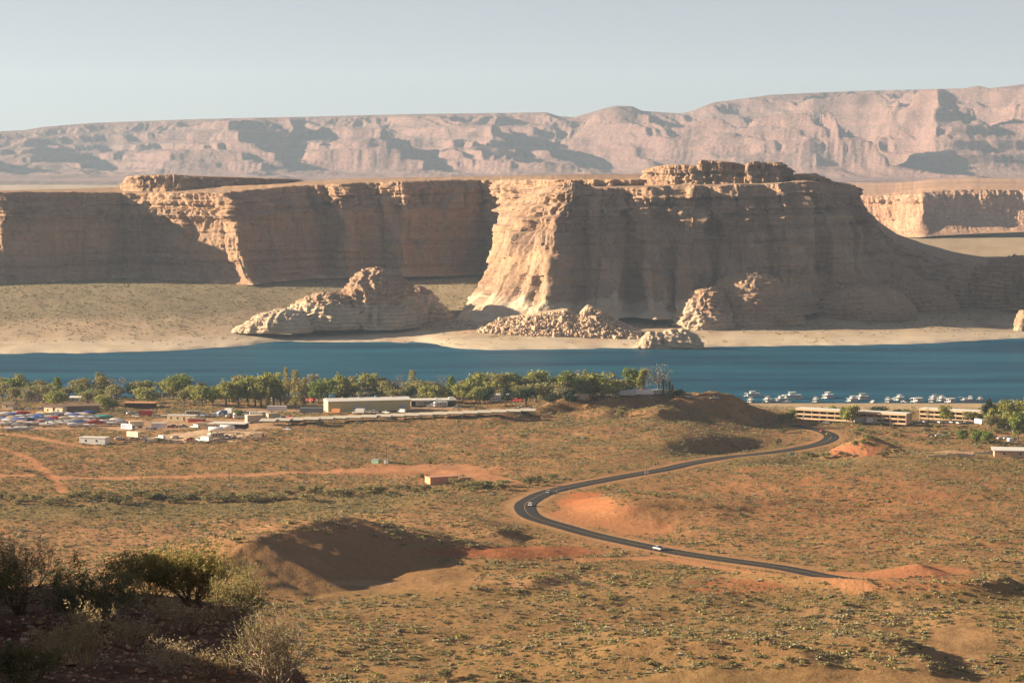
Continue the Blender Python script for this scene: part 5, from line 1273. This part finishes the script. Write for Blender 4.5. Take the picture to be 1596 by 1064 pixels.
V_ = [("trailer",'white',430,642,-4,"white box trailer parked left of the warehouse",(12.,)),("trailer",'grey',484,645,-4,"grey box trailer at the warehouse's left end",(14.,)),("trailer",'white',355,646,-20,"short white trailer behind the dark workshop",(4.5,)),
 ("truck",'orange',521,645,160,"orange truck before the warehouse door",()),("truck",'white',558,645,165,"white box truck before the middle of the warehouse",()),("pickup",'white',581,644,170,"white pickup left of centre before the warehouse",()),("pickup",'white',601,644,150,"white pickup right of centre before the warehouse",()),("van",'white',625,643,150,"white van at the warehouse's right end",()),
 ("rv",'white',657,633,200,"white motorhome first from the left under the flat-roofed shed",()),("van",'silver',672,634,170,"silver van under the flat-roofed shed",()),("rv",'white',686,634,200,"white motorhome at the right end of the flat-roofed shed",()),("pickup",'white',711,637,180,"white pickup right of the flat-roofed shed",()),
 ("van",'cream',229,690,175,"cream step van parked at the near edge of the yard",()),("pickup",'white',250,663,170,"white pickup in the yard left of the tanks",()),("car",'white',305,663,165,"white car in the yard before the red shed",()),("pickup",'white',345,649,10,"white pickup behind the workshop",()),("car",'white',200,645,30,"white car beside the boat yard's far corner",()),("car",'silver',209,645,20,"silver car at the boat yard's far corner",()),
 ("pickup",'black',268,666,160,"black pickup beside the white pickup in the yard",()),("truck",'brown',398,684,160,"brown truck among scrap at the near yard edge",()),("pickup",'yellow',296,686,170,"yellow pickup at the near edge of the yard",()),("truck",'white',316,689,150,"white truck in the near yard scrap",()),("car",'white',446,670,160,"white car alone right of the yard",()),
 ("pickup",'white',812,637,178,"pale pickup left of two parked under the bluff trees",()),("pickup",'silver',829,638,178,"silver pickup right of two parked under the bluff trees",()),("truck",'red',806,627,160,"red truck with pale top under the bluff trees",()),
 ("car",'white',41,639,10,"white car beside the house hedge at the far left, first of two",()),("car",'white',60,638,10,"white car beside the house hedge at the far left, second of two",()),
 ("rv",'white',248,615,20,"white motorhome left of three by the lakeside trees",()),("rv",'white',259,614,30,"white motorhome middle of three by the lakeside trees",()),("rv",'cream',269,615,25,"cream motorhome right of three by the lakeside trees",()),("rv",'white',330,620,10,"white motorhome behind the yard tree row",()),("rv",'white',421,613,15,"white motorhome behind the poplars",()),
 ("rv",'white',532,619,15,"white motorhome behind the warehouse's left half",()),("rv",'white',562,612,25,"white motorhome behind the middle of the warehouse",()),("rv",'cream',596,616,10,"cream motorhome behind the warehouse's right half",()),("rv",'white',694,613,25,"white motorhome behind the shed, left of two",()),("rv",'white',712,618,20,"white motorhome behind the shed, right of two",()),("rv",'white',730,620,60,"white motorhome in the lane right of the shed",()),("rv",'white',772,626,30,"white motorhome between dark trees right of the shed",()),
 ("trailer",'cream',880,621,10,"cream trailer half hidden by the bluff grove",(8.,)),("trailer",'tan',908,624,10,"tan trailer below the bluff grove",(8.,)),("rv",'cream',961,614,60,"cream motorhome on the bluff, leftmost of the row",()),("trailer",'silver',979,618,4,"grey trailer on the bluff, left of the long pair",(10.,)),("trailer",'white',1002,617,2,"white trailer on the bluff, right of the long pair",(13.,)),("rv",'white',1028,615,10,"white motorhome at the bluff's lake end",()),("car",'silver',1015,621,10,"silver car before the trailers on the bluff",()),("pickup",'white',1076,620,10,"white pickup on the bare bluff point",()),("pickup",'white',1115,622,15,"white pickup at the tip of the bluff",()),
 ("car",'white',1290,660,170,"white car below the left hotel wing",()),("rv",'lblue',1264,656,0,"blue motorhome at the left hotel wing's end",()),("trailer",'silver',1350,660,2,"long silver trailer in the hotel lot",(13.,)),("trailer",'white',1365,661,2,"long white trailer in the hotel lot",(10.,)),
 ("car",'white',1391,657,120,"white car in the hotel lot, first right of the trailers",()),("car",'silver',1405,657,120,"silver car in the hotel lot, second right of the trailers",()),("rv",'white',1415,659,120,"white motorhome in the hotel lot",()),("car",'silver',1436,659,110,"silver car in the hotel lot, just right of the motorhome",()),("car",'white',1443,658,110,"white car at the left hotel-wing corner of the lot",()),("car",'white',1467,659,110,"white car before the right hotel wing, first of four",()),("car",'white',1487,659,110,"white car before the right hotel wing, second of four",()),("car",'white',1497,660,110,"white car before the right hotel wing, third of four",()),("car",'white',1510,659,110,"white car before the right hotel wing, fourth of four",()),("rv",'white',1530,661,110,"white motorhome at the right end of the hotel lot",()),
 ("car",'black',1455,680,5,"black car in the lower lot, left of three",()),("car",'white',1467,680,5,"white car in the lower lot, middle of three",()),("car",'lblue',1478,680,5,"blue car in the lower lot, right of three",()),("car",'white',1564,684,20,"white car in the lower lot by the right-hand trees, first",()),("car",'white',1573,684,20,"white car in the lower lot by the right-hand trees, second",()),("van",'white',1581,688,30,"white van in the lower lot by the right-hand trees",())]
for kind, col, px, py, rz, lab, args in V_:
    x, y, z = gp(px, py); put(kind, col, (x, y, z + .02), math.radians(rz), lab, None, 1.12, args)
rr = random.Random(55)
for nm_, pts_ in (("along the back fence of the yard", [(212 + 14.5 * i + rr.uniform(-3, 3), 648.5 + rr.uniform(-1, 1.5)) for i in range(11)]),
                  ("in the middle of the gravel yard", [(196 + 17 * i + rr.uniform(-4, 4), 668 + rr.uniform(-2.5, 2.5)) for i in range(9)]),
                  ("along the near edge of the yard", [(185 + 21 * i + rr.uniform(-5, 5), 685 + rr.uniform(-3, 2)) for i in range(9)]),
                  ("beside the canopies' left end", [(360 + 13 * i + rr.uniform(-3, 3), 652 + rr.uniform(-2, 2)) for i in range(8)]),
                  ("in the lane under the lakeside trees", [(300 + 62 * i + rr.uniform(-14, 14), 627 + rr.uniform(-1, 1)) for i in range(6)])):
    for i, (px, py) in enumerate(pts_):
        kd = rr.choice(["car", "pickup", "van", "rv", "truck", "trailer", "pickup"]); cl_ = rr.choice(["white", "white", "white", "silver", "cream", "red", "lblue", "tan"])
        x, y, z = gp(px, py); put(kd, cl_, (x, y, z + .02), math.radians(rr.uniform(-40, 40) + rr.choice([0, 180])), "%s %s %s, %s from the left there" % (cl_.replace("lblue", "blue"), CATS[kd] if kd != "trailer" else "box trailer", nm_, ordinal(i + 1)), "vehicles around the storage yard", 1.1, (8.,) if kd == "trailer" else ())
# traffic on the road
def road_at(px, py, off):
    x, y, z = gp(px, py); d = np.hypot(ROAD[:, 0] - x, ROAD[:, 1] - y); i = int(np.clip(np.argmin(d), 1, len(ROAD) - 2)); t = ROAD[i + 1] - ROAD[i - 1]; t = t / np.linalg.norm(t)
    return (float(ROAD[i, 0] - t[1] * off), float(ROAD[i, 1] + t[0] * off), float(ROADZ[i]) + .19), math.atan2(t[1], t[0])
for kind, col, px, py, off, flip, lab in (("pickup", 'silver', 1029, 856, 2.2, 0, "silver pickup driving the lower straight of the road"), ("car", 'white', 808, 788, -2.5, math.pi, "white car driving the sharp bend of the road"), ("car", 'grey', 842, 769, -2.2, math.pi, "grey car just past the sharp bend of the road"),
                                          ("car", 'red', 1277, 674, 2.0, 0, "red car on the far bend of the road"), ("pickup", 'yellow', 1303, 679, 2.0, 0, "yellow pickup on the far bend of the road")):
    loc, a = road_at(px, py, off); put(kind, col, loc, a + flip, lab, None, 1.05)
# road signs, poles
def sign(px, py, label, w=1.2, h=.9, H=2.2, col=WHITE):
    x, y, z = gp(px, py); e = empty("road_sign", (x, y, z), math.radians(20))
    MB().box(-.05, .05, -.05, .05, -.2, H).build("post", STEEL, e); MB().box(-w / 2, w / 2, -.09, -.05, H - h, H + .05).build("panel", col, e); tag(e, label, "sign")
sign(868, 769, "small white road marker inside the sharp bend", .6, .7, 1.6); sign(1009, 741, "white roadside sign by the upper straight", 2.2, 1.4, 2.4); sign(1237, 711, "pale green roadside sign below the far bend", 3.4, 1.8, 2.6, GREENP); sign(1190, 716, "small post marker beside the upper straight", .5, .5, 1.4)
def pole(px, py, top, label, arm=True):
    x, y, z = gp(px, py); H = float(at(px, top, y)[2]) - z; e = empty("power_pole", (x, y, z), .3)
    MB().tube([(0, 0, -.3), (0, 0, H)], [.2, .13], 7).build("post", WOOD, e)
    if arm:
        MB().box(-1.6, 1.6, -.08, .08, H - .9, H - .7).build("crossarm", WOOD, e)
        for q in (-1.4, 0, 1.4): MB().cyl((q, 0, H - .55), (0, 0, 1), .09, .3, 6).build("insulator", WHITE, e)
    tag(e, label, "pole")
pole(601, 723, 690, "power pole with crossarm beside the utility sheds"); pole(354, 748, 722, "power pole on the dirt track across the left flats"); pole(497, 638, 590, "tall pole behind the warehouse's left end"); pole(175, 660, 634, "thin light pole in the boat yard", False); pole(285, 655, 625, "thin pole beside the mobile home", False); pole(1009, 741, 726, "short pole by the upper straight of the road", False)
# scrap along the near edge of the yard
rr = random.Random(77); Vs = MB()
for i in range(140):
    px = rr.choice([rr.uniform(185, 300), rr.uniform(290, 350), rr.uniform(360, 430)]); py = rr.uniform(686, 691) if px < 350 else rr.uniform(676, 688)
    x, y, z = gp(px, py); a, b, c = rr.uniform(.3, 1.4), rr.uniform(.3, 1.2), rr.uniform(.2, 1.1); Vs.box(x - a, x + a, y - b, y + b, z - .1, z + c)
o = Vs.build("scrap", plain("rusty_scrap", (.28, .19, .13), .8, .2, .5, .3)); tag(o, "scattered rusty scrap along the near edge of the yard", "scrap", kind="stuff")
# ------------------------------------------------------------------ stony knoll at the lower left, close to the camera
def knoll_z(x, y):
    x = np.asarray(x, float); y = np.asarray(y, float)
    z = 195.45 - .062 * (y - 22) + .10 * fbm2(x / .9, y / .9, 4, 101) + .16 * fbm2(x / 2.6, y / 2.6, 3, 103)
    cr = 2.35 + .6 * n2(y / 2.6, 7.7) + .3 * n2(y / .9, 3.)
    z = z + cr * sst(-6.6 - .03 * (y - 22), -9.2 - .03 * (y - 22), x)  # bank out of frame to the left, added and raised to shade the knoll
    ex = -1.85 - .17 * (y - 22) + .25 * n2(y / 2., 5.)
    t = np.maximum(0, x - ex); z = z - 1.7 * t ** 1.2
    t = np.maximum(0, y - 29.6 - .7 * n2(x, 3.3) - .25 * np.maximum(0, -4.2 - x)); z = z - .75 * t ** 1.2
    return z
kx = np.concatenate([np.linspace(-22, -10, 40), np.linspace(-9.9, 1.2, 150)]); ky = np.linspace(9, 47, 330)
KX, KY = np.meshgrid(kx, ky); KZ = knoll_z(KX, KY)
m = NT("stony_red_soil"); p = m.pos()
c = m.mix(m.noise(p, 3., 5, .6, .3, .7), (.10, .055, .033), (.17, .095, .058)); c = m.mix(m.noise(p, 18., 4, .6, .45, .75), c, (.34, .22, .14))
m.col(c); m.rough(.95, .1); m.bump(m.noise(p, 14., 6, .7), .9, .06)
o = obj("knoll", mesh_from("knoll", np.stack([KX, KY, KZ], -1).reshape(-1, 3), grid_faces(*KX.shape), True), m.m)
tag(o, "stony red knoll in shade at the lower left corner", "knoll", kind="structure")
def kp(px, py):
    Ys = np.linspace(12, 46, 1200); x, y, z = at(px, py, Ys); g = knoll_z(x, y); k = int(np.argmax(g >= z))
    if g[k] < z[k]: k = int(np.argmin(z - g))
    return float(x[k]), float(y[k]), float(g[k])
# stones and gravel
STONE_C = [plain("tan_stone", (.50, .30, .17), .9, .1, .25, 9.), plain("orange_stone", (.46, .22, .11), .9, .1, .25, 9.), plain("pale_stone", (.55, .45, .34), .9, .1, .2, 9.)]
smesh = []
for i in range(9):
    me = rock_mesh("stone", 300 + i, 2, .65); me.materials.append(STONE_C[i % 3]); me.polygons.foreach_set("use_smooth", [True] * len(me.polygons)); smesh.append(me)
rr = random.Random(9)
for px, py, w, k, lab in ((62, 972, 15, 0, "round tan stone, upper one by the left shrub"), (82, 990, 17, 1, "orange stone below the round tan stone"), (97, 1028, 20, 1, "orange flat stone at the shrub foot, upper of two"), (108, 1036, 24, 3, "tan flat stone at the shrub foot, lower of two"), (48, 985, 12, 4, "small orange stone left of the bigger orange stone"), (225, 962, 10, 2, "pale stone near the middle of the knoll"), (362, 1050, 16, 1, "orange stone at the foot of the dry bush")):
    x, y, z = kp(px, py); s_ = w * y / F / 2 * 1.15; o = obj("stone", smesh[k]); o.location = (x, y, z + s_ * .25); o.scale = (s_, s_ * .9, s_ * .85); o.rotation_euler = (0, 0, px); tag(o, lab, "stone", "stones on the knoll")
bands = [((120, 345), (925, 950)), ((10, 110), (965, 1000)), ((200, 400), (940, 975)), ((20, 330), (1005, 1040)), ((150, 380), (980, 1060)), ((0, 120), (1030, 1062))]
for i in range(130):
    (a, b), (c_, d_) = bands[i % 6]; px, py = rr.uniform(a, b), rr.uniform(c_, d_)
    x, y, z = kp(px, py); s_ = rr.choice([3.2, 4, 5, 6.5]) * y / F * rr.uniform(.7, 1.3)
    o = obj("stone", smesh[rr.randrange(9)]); o.location = (x, y, z + s_ * .2); o.scale = (s_, s_ * rr.uniform(.7, 1), s_ * rr.uniform(.6, .9)); o.rotation_euler = (rr.uniform(-.3, .3), rr.uniform(-.3, .3), rr.uniform(0, 6.28)); tag(o, "small tan stone lying on the shaded knoll", "stone", "stones on the knoll")
gb = [np.array([v.co[:] for v in rock_mesh("pebble", 400 + i, 1, .7).vertices]) for i in range(3)]; gf = np.array([q.vertices[:] for q in rock_mesh("pebble", 400, 1, .7).polygons])
Vs, Fs, n0 = [], [], 0
for i in range(2200):
    y = rr.uniform(20, 38); x = rr.uniform(-7.2, -1.9); z = float(0); Vs.append(gb[i % 3] * rr.uniform(.012, .035) + np.array([x, y, 0])); Fs.append(gf + n0); n0 += len(gb[0])
Vg = np.concatenate(Vs); cen = np.repeat(np.array([v.mean(0) for v in Vs]), len(gb[0]), 0); Vg[:, 2] += knoll_z(cen[:, 0], cen[:, 1]) + .006
o = obj("gravel", mesh_from("gravel", Vg, np.concatenate(Fs)), STONE_C[0]); tag(o, "fine tan gravel strewn over the knoll", "gravel", kind="stuff")
# shrubs with real twigs
TWIG_G = plain("grey_twig", (.36, .29, .21), .9, .1, .3, 8.); TWIG_B = plain("brown_twig", (.20, .135, .085), .9, .1, .3, 8.); STRAW = plain("straw_twig", (.48, .36, .20), .9, .1, .25, 8.)
FG_LEAF = {'olive': leaf_mat("olive_shrub_leaf", (.25, .225, .08), (.38, .33, .13), .3, 6.), 'green': leaf_mat("green_shrub_leaf", (.12, .125, .05), (.22, .20, .09), .25, 6.), 'straw': leaf_mat("straw_leaf", (.42, .32, .18), (.55, .44, .26), .25, 6.)}
def shrub(name, px, py, hpx, wpx, seed, twig, leaf, n_leaf, label, stems=16, depth=4, spread=1.0, lsize=.022, up=.5, thin=1.2):
    x0, y0, z0 = kp(px, py); k = y0 / F; H = hpx * k; Wd = wpx * k
    r = random.Random(seed); b = MB(); tips = []
    def grow(p, d, L, rad, lev):
        pts = [p]; q = p; dd = d
        for i in range(3):
            dd = (dd + Vector((r.gauss(0, .16), r.gauss(0, .16), r.gauss(.05 * up, .12)))).normalized(); q = q + dd * L / 3; pts.append(q)
        b.tube(pts, [rad, rad * .85, rad * .7, rad * .5], 3)
        if lev == 0 or L < .035: tips.append((pts[1], pts[-1])); return
        for i in range(r.choice([2, 3, 3, 4])):
            s_ = pts[r.choice([1, 2, 3, 3])]; nd = (dd + Vector((r.gauss(0, .55), r.gauss(0, .55), r.gauss(.12, .35)))).normalized()
            grow(s_, nd, L * r.uniform(.5, .8), rad * .55, lev - 1)
        if lev <= 2: tips.append((pts[1], pts[-1]))
    for i in range(stems):
        a = r.uniform(0, 6.28); t = r.uniform(.1, 1.0) * spread
        grow(Vector((math.cos(a) * .04, math.sin(a) * .04, -.03)), Vector((math.cos(a) * t, math.sin(a) * t, 1.0)).normalized(), .42, .011 * thin, depth)
    V = np.array(b.v); sx = Wd / max(1e-3, np.percentile(V[:, 0], 97) - np.percentile(V[:, 0], 3)); sz = H / np.percentile(V[:, 2], 98)
    S = np.array([sx, sx, sz])
    V = V * S; V[:, 2] = np.maximum(V[:, 2], -.06)
    b.v = [tuple(q) for q in V]
    e = empty(name, (x0, y0, z0), 0); b.build("branches", twig, e)
    if n_leaf:
        n_leaf = int(n_leaf * 2.4); ls_ = lsize * .62
        rs = np.random.RandomState(seed); T0 = np.array([t_[0][:] for t_ in tips]); T1 = np.array([t_[1][:] for t_ in tips])
        ix = rs.randint(len(tips), size=n_leaf); c = (T0[ix] + (T1 - T0)[ix] * rs.rand(n_leaf, 1)) * S + rs.normal(size=(n_leaf, 3)) * .016
        a_ = rs.normal(size=(n_leaf, 3)) + np.array([0, 0, .6]); a_ /= np.linalg.norm(a_, axis=1)[:, None]
        bb = np.cross(a_, rs.normal(size=(n_leaf, 3))); bb /= np.linalg.norm(bb, axis=1)[:, None]; q_ = (ls_ * rs.uniform(.6, 1.4, n_leaf))[:, None]
        LV = np.stack([c - a_ * q_, c + bb * q_ * .4, c + a_ * q_, c - bb * q_ * .4], 1).reshape(-1, 3); LF = np.arange(n_leaf * 4).reshape(-1, 4)
        LV[:, 2] = np.maximum(LV[:, 2], -.02)
        obj("foliage", mesh_from("foliage", LV, LF), FG_LEAF[leaf], e)
    tag(e, label, "shrub"); return e
shrub("desert_shrub", 30, 955, 108, 110, 1, TWIG_B, 'straw', 2600, "brown straw-tipped shrub at the left edge of the knoll", 18, 4, 1.0, .020)
shrub("desert_shrub", -40, 985, 120, 120, 12, TWIG_B, 'green', 3000, "dark shrub cut off by the left edge of the picture", 16, 4, 1.0, .024)
shrub("desert_shrub", 130, 985, 98, 125, 2, TWIG_G, 'green', 4200, "dark green shrub with dead grey twigs, second from the left edge", 18, 4, 1.1, .022)
shrub("desert_shrub", 135, 1040, 95, 80, 3, STRAW, 'straw', 900, "dry straw-coloured tuft below the dark green shrub", 22, 3, .8, .022, thin=.7)
shrub("desert_shrub", 232, 938, 78, 105, 4, STRAW, 'olive', 3800, "yellow-green bush on the crest of the knoll, left half", 22, 4, 1.0, .022, thin=.7)
shrub("desert_shrub", 300, 940, 84, 110, 5, TWIG_B, 'olive', 4200, "big olive bush on the crest of the knoll, right half", 20, 4, 1.0, .022)
shrub("desert_shrub", 375, 990, 104, 82, 6, TWIG_G, 'olive', 1400, "twiggy grey bush with green sprigs right of the crest bushes", 16, 4, .9, .020)
shrub("desert_shrub", 432, 1072, 118, 120, 7, TWIG_G, 'olive', 700, "large dry grey bush at the knoll's lower right edge", 26, 4, 1.0, .018)
shrub("desert_shrub", 345, 965, 60, 40, 8, STRAW, None, 0, "small fan of straw stalks before the twiggy grey bush", 12, 2, .6, thin=.6)
shrub("desert_shrub", 40, 1075, 70, 110, 9, TWIG_B, 'green', 1800, "low dark bush in the bottom left corner", 14, 3, 1.1, .022)
for i, (px, py, h, w, lab) in enumerate([(205, 1005, 44, 70, "dry straw tuft in the middle of the shaded knoll"), (262, 1050, 52, 80, "straw tuft near the bottom edge, left of the large dry bush"), (300, 985, 40, 60, "thin straw tuft below the olive crest bush"), (62, 1030, 50, 80, "dry tuft at the far left of the knoll, below the stones"), (190, 962, 38, 66, "grey dry tuft below the yellow-green crest bush"), (335, 1058, 46, 70, "dry brown tuft beside the large dry bush"), (250, 965, 34, 60, "low straw tuft right below the crest bushes")]):
    shrub("dry_tuft", px, py, h, w, 60 + i, (STRAW, TWIG_G, TWIG_B)[i % 3], 'straw', 420, lab, 16, 3, 1.1, .018, thin=.7)
# shrubs added on the bank out of frame to the left, to throw broken shade
for i, (x, y) in enumerate([(-8.2, 27), (-8.6, 30.5), (-7.9, 33.5), (-8.8, 24.5), (-9.4, 36)]):
    pxi, pyi = pix(x, y, float(knoll_z(x, y)))
    e = shrub("desert_shrub", 300, 940, 90, 120, 40 + i, TWIG_B, 'green', 1800, "added shade-casting shrub beyond the left edge of the picture, %s from the camera" % ORD[[3, 0, 1, 2, 4][i] if False else sorted([27, 30.5, 33.5, 24.5, 36]).index(y)], 14, 3, 1.0, .03)
    e.location = (x, y, float(knoll_z(x, y)))
